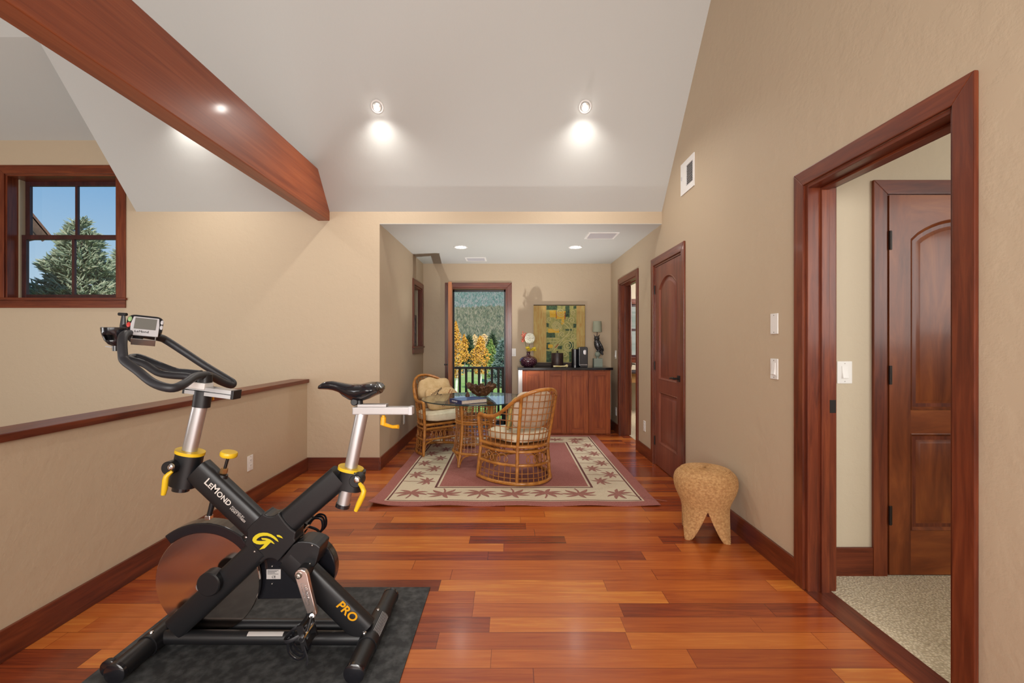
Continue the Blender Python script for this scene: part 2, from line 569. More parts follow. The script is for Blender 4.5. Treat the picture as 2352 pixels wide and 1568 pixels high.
# floors
fl = MB()
fl.box(XP - 0.13, XR, YF, Y1, -0.2, 0)
fl.box(XA, XR, Y1, Y2, -0.2, 0)
for a_, b_ in (CLOS, FAR): fl.box(XR, XR + 0.12, a_, b_, -0.2, 0)
struct('floor', fl, M['floor'], merge=False)
th = MB()
th.box(XR - 0.012, XR + 0.115, MAIN[0] - 0.005, MAIN[1] + 0.005, -0.02, 0.003)
struct('trim_1', th, M['trim_y'])
cp = MB()
cp.box(XR + 0.115, 4.6, -0.6, 2.45, -0.2, 0.004)
struct('floor_bedroom', cp, M['carpet'])
fr_ = MB()
fr_.box(XR + 0.12, 4.6, 3.3, 8.7, -0.2, 0.002)
struct('floor_side_room', fr_, M['carpet'])
lf = MB()
lf.box(XL, XP - 0.13, YF, Y1, ZL - 0.2, ZL)
struct('floor_lower', lf, M['floor'])

# walls
wr = MB()
wall(wr, MR, YF, Y2 + 0.2, 0, ZC + 0.02, [(MAIN[0], MAIN[1], 0, DOORH), (CLOS[0], CLOS[1], 0, DOORH), (FAR[0], FAR[1], 0, DOORH)], 0.14)
wr.prism([MR(YF, ZC + 0.02, 0), MR(Y1, ZC + 0.02, 0), MR(Y1, ZE, 0), MR(YR, slope(YR), 0), MR(YF, slope(YR) - SL * (YR - YF), 0)], (0.14, 0, 0))
struct('wall_right', wr, M['wall'], merge=False)

WIN = (-4.976, -3.871, 1.697, 2.917)      # opening of the stair window
w1 = MB()
wall(w1, MY1, XL, DX, ZL, 3.26, [WIN], 0.2)
mbox(w1, MY1, DX, XA, ZL, ZE + 0.005, 0, -0.2)
mbox(w1, MY1, XA, XR, ZC, ZE + 0.005, 0, -0.2)
struct('wall_stair', w1, M['wall'], merge=False)
AW = (6.075, 6.625, 1.21, 2.035)           # small alcove window (u, u, v, v)
wa = MB()
wall(wa, MA, Y1 + 0.2, Y2, -0.2, ZC + 0.02, [AW], 0.15)
struct('wall_alcove_left', wa, M['wall'], merge=False)
BD = (-0.885, -0.045, 0.0, 2.072)          # balcony door opening
wb = MB()
wall(wb, MY2, XA - 0.15, XR, -0.2, ZC + 0.02, [(BD[0], BD[1], -0.05, BD[3])], 0.2)
struct('wall_alcove_back', wb, M['wall'], merge=False)
wl = MB(); wl.box(XL - 0.2, XL, YF, Y1 + 0.2, ZL, 6.4); struct('wall_left', wl, M['wall'])
wf = MB(); wf.box(XL - 0.2, XR + 0.14, YF - 0.2, YF, ZL, 6.4); struct('wall_front', wf, M['wall'])
pw = MB(); pw.box(XP - 0.13, XP, YF, Y1, ZL, 0.862); struct('wall_pony', pw, M['wall'])
pc = MB(); pc.box(XP - 0.152, XP + 0.022, YF, Y1, 0.862, 0.897); struct('trim_2', pc, M['trim_y'], bevel=0.004)

# ceilings
ce = MB()
def slab(a, b, c, d, t=0.14):
    up = Vector((0, 0, t))
    ce.hexa([a, b, c, d, Vector(a) + up, Vector(b) + up, Vector(c) + up, Vector(d) + up])
YD = 3.545
slab((DX, Y1, ZE), (XR, Y1, ZE), (XR, YR, slope(YR)), (DX, YR, slope(YR)))
slab((XL, YD, slope(YD)), (DX, YD, slope(YD)), (DX, YR, slope(YR)), (XL, YR, slope(YR)))
zb = slope(YR) - SL * (YR - YF)
slab((XL, YR, slope(YR)), (XR, YR, slope(YR)), (XR, YF, zb), (XL, YF, zb))
slab((XL, Y1, 3.252), (DX, Y1, 3.252), (DX, YD, slope(YD)), (XL, YD, slope(YD)))
ce.prism([(DX, Y1, ZE + 0.02), (DX, Y1, 3.252), (DX, YD + 0.02, slope(YD))], (0.1, 0, 0))
struct('ceiling', ce, M['ceil'], merge=False)
ca = MB(); ca.box(XA - 0.15, XR + 0.14, Y1 + 0.2, Y2 + 0.2, ZC, ZC + 0.15); ca.box(XA, XR, Y1 + 0.0, Y1 + 0.2, ZC - 0.004, ZC)
struct('ceiling_alcove', ca, M['ceil'], merge=False)

# bedroom and side room shells
bw = MB()
bw.box(1.64, 4.6, 2.45, 2.57, 0, 2.75)
struct('wall_bedroom_back', bw, M['wall_bed'])
bw = MB()
bw.box(4.6, 4.75, -0.6, 2.57, 0, 2.75); bw.box(1.64, 4.75, -0.75, -0.6, 0, 2.75)
struct('wall_bedroom_right', bw, M['wall_bed'])
bw = MB(); bw.box(1.64, 4.75, -0.75, 2.57, 2.75, 2.9); struct('ceiling_bedroom', bw, M['ceil'])
bw = MB()
bw.box(4.6, 4.75, 3.2, 8.85, 0, 2.75); bw.box(1.64, 4.75, 3.2, 3.35, 0, 2.75); bw.box(1.5, 1.64, Y2 + 0.2, 8.85, 0, 2.75)
struct('wall_side_room_right', bw, M['wall_bed'])
SW = (2.05, 2.75, 0.98, 2.02)
MS = lambda u, v, n: Vector((u, 8.7 - n, v))
bw = MB(); wall(bw, MS, 1.5, 4.75, 0, 2.75, [SW], 0.15); struct('wall_side_room_back', bw, M['wall_bed'], merge=False)
bw = MB(); bw.box(1.5, 4.75, 6.9, 8.85, 2.75, 2.9); bw.box(1.64, 4.75, 3.2, 6.9, 2.75, 2.9); struct('ceiling_side_room', bw, M['ceil'], merge=False)

# timber beam
bmx = MB()
bmx.box(-1.895, -1.779, -1.6, Y1 + 0.04, 2.458, 2.867)
bo = struct('trim_beam', bmx, M['beam'], bevel=0.006)
bo.name = 'beam'

# baseboards
BH, BT = 0.125, 0.015
bb = MB(); mbox(bb, MP, YF, Y1, 0, BH, 0, BT); struct('baseboard_left', bb, M['trim_y'], bevel=0.003)
bb = MB(); mbox(bb, MY1, XP + BT, XA + 0.0, 0, BH, 0, BT); struct('baseboard_stair', bb, M['trim_x'], bevel=0.003)
bb = MB(); mbox(bb, MA, Y1 - BT, Y2, 0, BH, 0, BT); struct('baseboard_alcove_left', bb, M['trim_y'], bevel=0.003)
bb = MB(); mbox(bb, MY2, XA + BT, BD[0] - 0.08, 0, BH, 0, BT); mbox(bb, MY2, BD[1] + 0.08, XR - BT, 0, BH, 0, BT); struct('baseboard_alcove_back', bb, M['trim_x'], bevel=0.003)
bb = MB()
for a, b in ((YF, MAIN[0] - 0.07), (MAIN[1] + 0.07, CLOS[0] - 0.07), (CLOS[1] + 0.07, FAR[0] - 0.07), (FAR[1] + 0.07, Y2)):
    mbox(bb, MR, a, b, 0, BH, 0, BT)
struct('baseboard_right', bb, M['trim_y'], bevel=0.003)
bb = MB(); bb.box(1.64, 1.945, 2.435, 2.45, 0, 0.155); struct('baseboard_bedroom', bb, M['trim_x'], bevel=0.003)

# ------------------------------------------------------------------ doors
def casing(Mf, u0, u1, h, parent, mz, mh, w=0.075, t=0.016, v0=0.0):
    """three flat mitred boards around an opening"""
    u0, u1, h = u0 + 0.006 - 0.006, u1, h
    nv = Mf(0, 0, t) - Mf(0, 0, 0)
    a = MB(); a.prism([Mf(u0 - w, v0, 0), Mf(u0, v0, 0), Mf(u0, h, 0), Mf(u0 - w, h + w, 0)], nv)
    a.prism([Mf(u1, v0, 0), Mf(u1 + w, v0, 0), Mf(u1 + w, h + w, 0), Mf(u1, h, 0)], nv)
    o = a.build('casing_side', mz, parent, bevel=0.0035, merge=False)
    a = MB(); a.prism([Mf(u0 - w, h + w, 0), Mf(u0, h, 0), Mf(u1, h, 0), Mf(u1 + w, h + w, 0)], nv)
    a.build('casing_head', mh, parent, bevel=0.0035)
    return o

def jamb(Mf, u0, u1, h, depth, parent, mz, mh, t=0.018, stop=None, v0=0.0):
    a = MB()
    mbox(a, Mf, u0, u0 + t, v0, h, 0.002, -depth); mbox(a, Mf, u1 - t, u1, v0, h, 0.002, -depth)
    if stop:
        s0, s1 = stop
        mbox(a, Mf, u0 + t, u0 + t + 0.012, v0, h - t - 0.012, -s0, -s1); mbox(a, Mf, u1 - t - 0.012, u1 - t, v0, h - t - 0.012, -s0, -s1)
    a.build('jamb', mz, parent, bevel=0.002, merge=False)
    a = MB()
    mbox(a, Mf, u0 + t, u1 - t, h - t, h, 0.002, -depth)
    if stop: mbox(a, Mf, u0 + t, u1 - t, h - t - 0.012, h - t, -s0, -s1)
    a.build('jamb_head', mh, parent, bevel=0.002, merge=False)

def inset(poly, d):
    """polygon (counter-clockwise) moved inwards by d"""
    n = len(poly)
    out = []
    for i in range(n):
        p0, p1, p2 = Vector(poly[i - 1]), Vector(poly[i]), Vector(poly[(i + 1) % n])
        e0, e1 = (p1 - p0).normalized(), (p2 - p1).normalized()
        n0, n1 = Vector((-e0.y, e0.x)), Vector((-e1.y, e1.x))
        b = n0 + n1
        b = b / max(b.dot(n0), 0.3)
        out.append(p1 + b * d)
    return out

def panel_door(Mf, u0, u1, v0, v1, face, thick, parent, mz, mh, name='door_leaf'):
    """two-panel door, the upper panel with an arched head. face = n of its front"""
    st, w = 0.115, u1 - u0
    a0, a1 = u0 + st, u1 - st
    b0, b1 = v0 + 0.235, v0 + 0.235 + 0.52
    c0 = b1 + 0.125
    ce_, sp = v1 - 0.125, v1 - 0.235
    K = 14
    arch = [(a1 + (a0 - a1) * i / K, sp + (ce_ - sp) * math.sin(PI * i / K) ** 0.75) for i in range(K + 1)]
    holeT = [(a0, c0), (a1, c0)] + arch
    holeB = [(a0, b0), (a1, b0), (a1, b1), (a0, b1)]
    nv = Mf(0, 0, -thick) - Mf(0, 0, 0)
    f = lambda pts: [Mf(p[0], p[1], face) for p in pts]
    s = MB()
    s.prism(f([(u0, v0), (a0, v0), (a0, v1), (u0, v1)]), nv)
    s.prism(f([(a1, v0), (u1, v0), (u1, v1), (a1, v1)]), nv)
    leaf = s.build(name, mz, parent, merge=False)
    r = MB()
    r.prism(f([(a0, v0), (a1, v0), (a1, b0), (a0, b0)]), nv)
    r.prism(f([(a0, b1), (a1, b1), (a1, c0), (a0, c0)]), nv)
    for i in range(K):
        p, q = arch[i + 1], arch[i]
        r.prism(f([p, q, (q[0], v1), (p[0], v1)]), nv)
    r.build('rail', mh, leaf, merge=False)
    for nm, hole in (('upper_panel', holeT), ('lower_panel', holeB)):
        q = MB()
        hole = [Vector(h) for h in hole]
        clean = [h for i, h in enumerate(hole) if (h - hole[i - 1]).length > 1e-4]
        rings = [(0.0, 0.001), (0.004, 0.003), (0.012, -0.006), (0.018, -0.013), (0.030, -0.013), (0.052, -0.005), (0.056, -0.004)]
        vs, fs, n = [], [], len(clean)
        for d, dn in rings:
            vs += [Mf(p.x, p.y, face + dn) for p in inset(clean, d)]
        for i in range(len(rings) - 1):
            for k in range(n):
                k2 = (k + 1) % n
                fs.append((i * n + k, i * n + k2, (i + 1) * n + k2, (i + 1) * n + k))
        fs.append(tuple((len(rings) - 1) * n + k for k in range(n)))
        q.add(vs, fs)
        q.build(nm, mz, leaf, angle=25)
    return leaf

def hinge(Mf, u, v, n, parent, L=0.09):
    a = MB()
    a.tube([Mf(u, v - L / 2, n), Mf(u, v + L / 2, n)], 0.0065, 10)
    mbox(a, Mf, u - 0.004, u + 0.014, v - L / 2, v + L / 2, n - 0.006, n - 0.003)
    return a.build('hinge', M['bronze'], parent, merge=False)

def lever(Mf, u, v, n, d, parent, m='bronze'):
    """door handle: square rose and a lever pointing to u + d"""
    a = MB()
    mbox(a, Mf, u - 0.027, u + 0.027, v - 0.027, v + 0.027, n, n + 0.007)
    a.tube([Mf(u, v, n), Mf(u, v, n + 0.048)], 0.009, 12)
    a.tube([Mf(u, v, n + 0.048), Mf(u + d * 0.4, v + 0.003, n + 0.05), Mf(u + d, v - 0.004, n + 0.048)], [0.011, 0.009, 0.007], 10, flat=0.75)
    return a.build('handle', M[m], parent, merge=False)

# big opening to the bedroom (the door stands open out of sight)
d1 = sgroup('door_1')
casing(MR, *MAIN, DOORH, d1, M['trim_z'], M['trim_y'])
jamb(MR, *MAIN, DOORH, 0.14, d1, M['trim_z'], M['trim_y'], stop=(0.06, 0.10))
MRB = lambda u, v, n: Vector((XR + 0.14 + n, u, v))
casing(MRB, MAIN[0], MAIN[1], DOORH, d1, M['trim_z'], M['trim_y'])
sp = MB()
mbox(sp, MR, MAIN[1] - 0.0195, MAIN[1] - 0.0175, 0.90, 0.965, -0.108, -0.138)
sp.build('strike_plate', M['bronze'], d1)
# closet door on the right wall
d2 = sgroup('door_2')
casing(MR, *CLOS, DOORH, d2, M['trim_z'], M['trim_y'])
jamb(MR, *CLOS, DOORH, 0.14, d2, M['trim_z'], M['trim_y'])
lf2 = panel_door(MR, CLOS[0] + 0.021, CLOS[1] - 0.021, 0.008, DOORH - 0.021, -0.004, 0.036, d2, M['closet_z'], M['closet_z'])
for v in (0.25, 1.02, 1.80): hinge(MR, CLOS[1] - 0.018, v, 0.004, lf2)
lever(MR, CLOS[0] + 0.085, 0.935, -0.004, 0.10, lf2)
# open door at the far end of the right wall
d3 = sgroup('door_3')
casing(MR, *FAR, DOORH, d3, M['trim_z'], M['trim_y'])
jamb(MR, *FAR, DOORH, 0.14, d3, M['trim_z'], M['trim_y'], stop=(0.06, 0.10))
a3 = Vector((0.27, 0.963, 0)).normalized()
o3 = Vector((1.648, 6.19, 0))
n3 = Vector((a3.y, -a3.x, 0))
MD3 = lambda u, v, n: o3 + a3 * u + Vector((0, 0, v)) + n3 * n
lf3 = panel_door(MD3, 0, 0.76, 0.008, DOORH - 0.02, 0.0, 0.036, d3, M['door_z'], M['door_z'])
lever(MD3, 0.70, 0.935, 0.0, -0.10, lf3)
# door in the bedroom wall, seen through the big opening
MBW = lambda u, v, n: Vector((u, 2.45 - n, v))
d4 = sgroup('door_4')
casing(MBW, 2.022, 2.80, DOORH, d4, M['trim_z'], M['trim_x'])
bk = MB(); mbox(bk, MBW, 2.022, 2.80, 0.0, DOORH, 0.0005, 0.003); bk.build('jamb', M['trim_z'], d4)
lf4 = panel_door(MBW, 2.032, 2.79, 0.012, DOORH - 0.006, 0.014, 0.010, d4, M['door_z'], M['door_x'])
for v in (0.33, 1.08, 1.80): hinge(MBW, 2.030, v, 0.022, lf4, 0.1)
# balcony door, swung in against the line of sight
d5 = sgroup('door_5')
casing(MY2, BD[0], BD[1], BD[3], d5, M['trim_z'], M['trim_x'])
jamb(MY2, BD[0], BD[1], BD[3], 0.2, d5, M['trim_z'], M['trim_x'])
sc_ = MB()
for (u0, u1, v0, v1) in ((BD[0] + 0.018, BD[0] + 0.043, 0.02, BD[3] - 0.018), (BD[1] - 0.043, BD[1] - 0.018, 0.02, BD[3] - 0.018), (BD[0] + 0.018, BD[1] - 0.018, BD[3] - 0.043, BD[3] - 0.018), (BD[0] + 0.018, BD[1] - 0.018, 0.02, 0.08)):
    mbox(sc_, MY2, u0, u1, v0, v1, -0.15, -0.175)
tag(sc_.build('screen_frame', M['black'], d5, merge=False), 'thin black screen frame')
h5, e5 = Vector((-0.845, 6.735, 0)), Vector((-0.757, 5.925, 0))
a5 = (e5 - h5).normalized()
n5 = Vector((-a5.y, a5.x, 0))                      # towards +x
if n5.x < 0: n5 = -n5
MD5 = lambda u, v, n: h5 + a5 * u + Vector((0, 0, v)) + n5 * n
W5 = (e5 - h5).length
M['door_edge'] = wood('honey_door_edge', (0.22, 0.075, 0.028), (0.32, 0.12, 0.045), (0.40, 0.17, 0.07), stretch=(9, 9, 0.9), scale=2.4, rough=0.6, coat=0.0)
q = MB()
for (u0, u1, v0, v1) in ((0, 0.12, 0.01, 2.05), (W5 - 0.12, W5, 0.01, 2.05), (0.12, W5 - 0.12, 0.01, 0.25), (0.12, W5 - 0.12, 1.93, 2.05)):
    mbox(q, MD5, u0, u1, v0, v1, 0, -0.045)
lf5 = q.build('door_leaf', M['door_edge'], d5, merge=False)
q = MB(); mbox(q, MD5, 0.12, W5 - 0.12, 0.25, 1.93, -0.018, -0.024); q.build('pane', M['glass'], lf5)
MD5b = lambda u, v, n: MD5(u, v, -0.045 - n)
q = MB(); mbox(q, MD5b, W5 - 0.075, W5 - 0.035, 0.86, 1.02, 0, 0.008); q.build('lock_plate', M['bronze'], lf5)
lever(MD5b, W5 - 0.055, 0.97, 0.0, -0.11, lf5)

# ------------------------------------------------------------------ windows
def sash(Mf, u0, u1, v0, v1, n, parent, mz, fw=0.045, muntin=True, t=0.032, bot=None):
    a = MB()
    bt = bot or fw
    mbox(a, Mf, u0, u0 + fw, v0, v1, n, n - t); mbox(a, Mf, u1 - fw, u1, v0, v1, n, n - t)
    mbox(a, Mf, u0 + fw, u1 - fw, v0, v0 + bt, n, n - t); mbox(a, Mf, u0 + fw, u1 - fw, v1 - fw, v1, n, n - t)
    if muntin:
        c = (u0 + u1) / 2
        mbox(a, Mf, c - 0.013, c + 0.013, v0 + bt, v1 - fw, n - 0.002, n - t + 0.004)
    s = a.build('sash', mz, parent, merge=False, bevel=0.002)
    g = MB()
    mbox(g, Mf, u0 + fw, u1 - fw, v0 + bt, v1 - fw, n - t / 2 + 0.001, n - t / 2 - 0.001)
    g.build('pane', M['glass'], s)
    return s

def window(name, Mf, W4, depth, mh, cas=0.086, sill_over=0.03, apron=0.075, muntin=True, meeting=None):
    u0, u1, v0, v1 = W4
    w = sgroup(name)
    casing(Mf, u0, u1, v1, w, M['trim_z'], mh, w=cas, v0=v0)
    jamb(Mf, u0, u1, v1, depth, w, M['trim_z'], mh, v0=v0)
    a = MB()
    mbox(a, Mf, u0 - cas - 0.012, u1 + cas + 0.012, v0 - 0.024, v0, sill_over, 0.0)
    mbox(a, Mf, u0, u1, v0 - 0.024, v0, 0.0, -depth)
    s = a.build('window_sill', mh, w, bevel=0.003, merge=False)
    a = MB(); mbox(a, Mf, u0 - cas, u1 + cas, v0 - 0.024 - apron, v0 - 0.024, 0.016, 0.0); a.build('apron', mh, w, bevel=0.003)
    mid = meeting if meeting else (v0 + v1) / 2
    a = MB()
    mbox(a, Mf, u0 + 0.018, u0 + 0.034, v0, v1 - 0.018, -depth + 0.10, -depth + 0.02)
    mbox(a, Mf, u1 - 0.034, u1 - 0.018, v0, v1 - 0.018, -depth + 0.10, -depth + 0.02)
    tag(a.build('side_track', M['side_track'], w, merge=False), 'pale side tracks of the sashes')
    sash(Mf, u0 + 0.034, u1 - 0.034, mid - 0.012, v1 - 0.018, -depth + 0.05, w, M['sash'], muntin=muntin)
    sash(Mf, u0 + 0.034, u1 - 0.034, v0, mid + 0.028, -depth + 0.085, w, M['sash'], muntin=muntin)
    return w
M['side_track'] = mat('window_track', (0.42, 0.36, 0.26), 0.5)
M['sash'] = wood('dark_plum_sash', (0.028, 0.009, 0.009), (0.048, 0.014, 0.014), (0.075, 0.022, 0.020), stretch=(9, 9, 2), scale=3)
window('window_1', MY1, WIN, 0.2, M['trim_x'], meeting=2.318)
window('window_2', MA, AW, 0.15, M['trim_y'], cas=0.075, muntin=False)
window('window_3', MS, SW, 0.15, M['trim_x'], cas=0.075, muntin=False)

# ------------------------------------------------------------------ plates, vents, lamps
def plate(Mf, u, v, kind, label, cat, group=None, w=0.072, h=0.116):
    o = thing({'outlet': 'wall_outlet', 'switch': 'light_switch', 'blank': 'blank_wall_plate', 'dimmer': 'light_switch'}[kind], Mf(u, v, 0), label, cat, group)
    a = MB(); mbox(a, Mf, u - w / 2, u + w / 2, v - h / 2, v + h / 2, 0, 0.006)
    if kind != 'switch': pass
    a.build('cover_plate', M['white'], o, bevel=0.003)
    for dv in (-0.048, 0.048):
        a = MB(); a.tube([Mf(u, v + dv, 0.005), Mf(u, v + dv, 0.0072)], 0.003, 8)
        a.build('screw', M['satin_nickel'], o, merge=False)
    if kind == 'outlet':
        for dv in (-0.02, 0.02):
            a = MB(); mbox(a, Mf, u - 0.015, u + 0.015, v + dv - 0.013, v + dv + 0.013, 0.006, 0.0085)
            k = a.build('socket', M['white'], o, bevel=0.002)
            a = MB()
            for du in (-0.006, 0.006): mbox(a, Mf, u + du - 0.001, u + du + 0.001, v + dv - 0.003, v + dv + 0.006, 0.0085, 0.009)
            a.build('slot', M['slot'], k, merge=False)
    if kind == 'switch':
        a = MB()
        nv = Mf(0, 0, 1) - Mf(0, 0, 0); vv = Vector((0, 0, 1)); uu = Mf(1, 0, 0) - Mf(0, 0, 0)
        mbox(a, Mf, u - 0.017, u + 0.017, v - 0.034, v + 0.034, 0.006, 0.008)
        a.prism([Mf(u - 0.015, v + 0.032, 0.008), Mf(u - 0.015, v - 0.032, 0.008), Mf(u - 0.015, v - 0.030, 0.016), Mf(u - 0.015, v, 0.0095)], uu * 0.03)
        a.build('rocker', M['white'], o, merge=False)
    return o
plate(MR, 2.575, 1.36, 'blank', 'white blank plate on the right wall, directly above a rocker switch', 'wall plate')
plate(MR, 2.575, 1.105, 'switch', 'white rocker switch below the blank plate beside the large wooden doorway', 'light switch')
plate(MBW, 1.80, 1.093, 'switch', 'white rocker switch inside the carpeted room seen through the large doorway', 'light switch', w=0.08, h=0.12)
plate(MY2, 0.055, 1.115, 'switch', 'white switch on the back wall between balcony door and flower vase', 'light switch')
plate(MR, 6.44, 1.09, 'switch', 'small white switch on right wall just past the open far door', 'light switch')
plate(MR, 6.42, 0.29, 'outlet', 'white outlet low in the dark gap beside the cherry cabinet', 'outlet')
plate(MR, 5.06, 0.33, 'outlet', 'white outlet on the wall between the two doors right of the rug', 'outlet')
plate(MA, 5.52, 0.33, 'outlet', 'white outlet low on the alcove wall left of the rattan chairs', 'outlet')
plate(MP, 3.50, 0.33, 'outlet', 'white outlet low on the half wall behind the exercise bike', 'outlet')

def grille(Mf, u0, u1, v0, v1, label, name='ceiling_vent', split=None, fr=0.022, slat='u'):
    o = thing(name, Mf((u0 + u1) / 2, (v0 + v1) / 2, 0), label, 'vent')
    a = MB()
    mbox(a, Mf, u0, u0 + fr, v0, v1, 0, 0.007); mbox(a, Mf, u1 - fr, u1, v0, v1, 0, 0.007)
    mbox(a, Mf, u0 + fr, u1 - fr, v0, v0 + fr, 0, 0.007); mbox(a, Mf, u0 + fr, u1 - fr, v1 - fr, v1, 0, 0.007)
    a.build('frame', M['white_metal'], o, merge=False)
    a = MB(); mbox(a, Mf, u0 + fr, u1 - fr, v0 + fr, v1 - fr, 0.0004, 0.0014); a.build('duct', M['slot'], o)
    a = MB()
    n = 11
    for i in range(n):
        if slat == 'u':
            c = v0 + fr + (v1 - v0 - 2 * fr) * (i + 0.5) / n
            a.hexa([Mf(u0 + fr, c - 0.005, 0.002), Mf(u1 - fr, c - 0.005, 0.002), Mf(u1 - fr, c + 0.001, 0.006), Mf(u0 + fr, c + 0.001, 0.006), Mf(u0 + fr, c - 0.003, 0.002), Mf(u1 - fr, c - 0.003, 0.002), Mf(u1 - fr, c + 0.003, 0.006), Mf(u0 + fr, c + 0.003, 0.006)])
        else:
            c = u0 + fr + (u1 - u0 - 2 * fr) * (i + 0.5) / n
            a.hexa([Mf(c - 0.005, v0 + fr, 0.002), Mf(c - 0.005, v1 - fr, 0.002), Mf(c + 0.001, v1 - fr, 0.006), Mf(c + 0.001, v0 + fr, 0.006), Mf(c - 0.003, v0 + fr, 0.002), Mf(c - 0.003, v1 - fr, 0.002), Mf(c + 0.003, v1 - fr, 0.006), Mf(c + 0.003, v0 + fr, 0.006)])
    a.build('slat', M['grey_plastic'], o, merge=False)
    return o
MC = lambda u, v, n: Vector((u, v, ZC - n))
grille(MC, 0.84, 1.17, 4.84, 5.13, 'square white return grille in the alcove ceiling near the right wall')
grille(MC, -0.62, -0.33, 6.26, 6.52, 'small white register in the alcove ceiling above the balcony door')
# wall register: closed plate on its far half, dark louvres on its near half
wv = thing('wall_vent', MR(3.83, 2.665, 0), 'white register with a dark grille high on the right wall', 'vent')
a = MB()
for (u0, u1, v0, v1) in ((3.69, 3.715, 2.53, 2.80), (3.85, 3.975, 2.53, 2.80), (3.715, 3.85, 2.53, 2.58), (3.715, 3.85, 2.75, 2.80)): mbox(a, MR, u0, u1, v0, v1, 0, 0.008)
a.build('frame', M['white_metal'], wv, merge=False)
a = MB(); mbox(a, MR, 3.715, 3.85, 2.58, 2.75, 0.0004, 0.0014); a.build('duct', M['slot'], wv)
a = MB()
for i in range(12):
    c = 2.587 + i * 0.0142
    mbox(a, MR, 3.715, 3.85, c, c + 0.003, 0.002, 0.006)
a.build('slat', M['grey_plastic'], wv, merge=False)
a = MB(); mbox(a, MR, 3.94, 3.948, 2.655, 2.685, 0.008, 0.014); a.build('damper_lever', M['grey_plastic'], wv)

def downlight(loc, nrm, label, energy, name='recessed_light', eyeball=False, group=None, spread=125):
    nrm = Vector(nrm).normalized()
    loc = Vector(loc)
    o = thing(name, loc, label, 'recessed light', group)
    a = MB()
    R = 0.056 if eyeball else 0.085
    a.lathe([(R - 0.014, -0.001), (R, 0.0005), (R, 0.004), (R - 0.006, 0.008), (R - 0.016, 0.006), (R - 0.016, 0.0)], loc, nrm, 36)
    a.build('trim_ring', M['white_metal'], o, merge=False)
    a = MB()
    if eyeball:
        a.lathe([(0.001, 0.006), (R - 0.018, 0.008), (R - 0.020, 0.016), (0.026, 0.022), (0.001, 0.022)], loc, nrm, 28)
    else:
        a.lathe([(0.001, 0.0005), (R - 0.016, 0.0005), (R - 0.016, 0.002), (0.001, 0.002)], loc, nrm, 28)
    a.build('reflector', M['reflector'], o)
    a = MB()
    if eyeball:
        a.ell(loc + nrm * 0.022 + Vector((0, 0.004, -0.01)), (0.024, 0.024, 0.018))
    else:
        a.lathe([(0.001, 0.002), (0.06, 0.002), (0.055, 0.006), (0.001, 0.010)], loc, nrm, 24)
    a.build('bulb', M['bulb'], o)
    sl = loc + (nrm * 0.058 if eyeball else nrm * 0.03)
    l = light('lamp_light', 'SPOT', sl, energy, (1.0, 0.955, 0.89), aim=sl + Vector((0, 0.0, -1)), spot_size=math.radians(spread), spot_blend=1.0, shadow_soft_size=0.03)
    l.parent = o
    l.location = sl - loc
    return o
SN = (0, -SL, -1)
for x, lb in ((-2.82, 'recessed light in the sloped ceiling left of the timber beam'), (-1.128, 'recessed light in the sloped ceiling just right of the timber beam'), (0.64, 'recessed light in the sloped ceiling nearest the right wall')):
    y = 3.87
    downlight((x, y, slope(y)), SN, lb, LAMP_W, eyeball=True, spread=148)
for x in (-2.82, -1.128, 0.64):
    y = YR * 2 - 3.87
    downlight((x, y, slope(YR) - SL * (YR - y)), (0, SL, -1), 'recessed light in the sloped ceiling behind the camera', LAMP_BACK_W, eyeball=True, spread=150, group='recessed lights behind the camera')
downlight((-0.60, 5.58, ZC), (0, 0, -1), 'round recessed light in the alcove ceiling, the left of two', ALCOVE_W)
downlight((0.806, 5.58, ZC), (0, 0, -1), 'round recessed light in the alcove ceiling beside the square return grille', ALCOVE_W)

# ------------------------------------------------------------------ exercise bike on its mat
mt = MB()
mt.box(-1.572, -0.406, 1.22, 2.324, 0.0, 0.006)
M['mat'] = speckle('worn_rubber_mat', (0.018, 0.019, 0.020), (0.075, 0.077, 0.077), 22, 0.75, 0.25, 0.002, 0.42, 0.72, detail=8)
tag(mt.build('exercise_mat', M['mat'], bevel=0.002), 'black rubber mat lying on the floor under the exercise bike', 'mat')

BY = 1.88                                       # centre plane of the bike
bike = thing('exercise_bike', (-1.0, BY, 0.006), 'black and silver spin bike with yellow levers standing on a rubber mat', 'exercise bike')
Q = lambda x, y, Y=BY: P(x, y, Y)

def bar(p0, p1, w, t, e=0.55, seg=28, mb=None, mi=0, caps=None):
    """straight tube of superelliptic section: w across (in the plane of the bike), t thick"""
    p0, p1 = Vector(p0), Vector(p1)
    d = (p1 - p0).normalized()
    yv = Vector((0, 1, 0))
    nv = d.cross(yv).normalized()
    w = w if isinstance(w, tuple) else (w, w)
    t = t if isinstance(t, tuple) else (t, t)
    mb = mb or MB()
    pw = lambda x: math.copysign(abs(x) ** e, x)
    vs = []
    for (p, ww, tt) in ((p0, w[0], t[0]), (p1, w[1], t[1])):
        for k in range(seg):
            a = 2 * PI * k / seg
            vs.append(p + nv * (pw(math.cos(a)) * ww / 2) + yv * (pw(math.sin(a)) * tt / 2))
    fs = [(k, (k + 1) % seg, seg + (k + 1) % seg, seg + k) for k in range(seg)]
    fs += [tuple(range(seg))[::-1], tuple(range(seg, 2 * seg))]
    return mb.add(vs, fs, mi)

def disc_y(c, r, y0, y1, seg=40, mb=None, ch=0.003):
    """short drum about the y axis with eased edges"""
    mb = mb or MB()
    a, b = min(y0, y1), max(y0, y1)
    return mb.lathe([(r - ch, a - c[1]), (r, a - c[1] + ch), (r, b - c[1] - ch), (r - ch, b - c[1])], c, (0, 1, 0), seg)

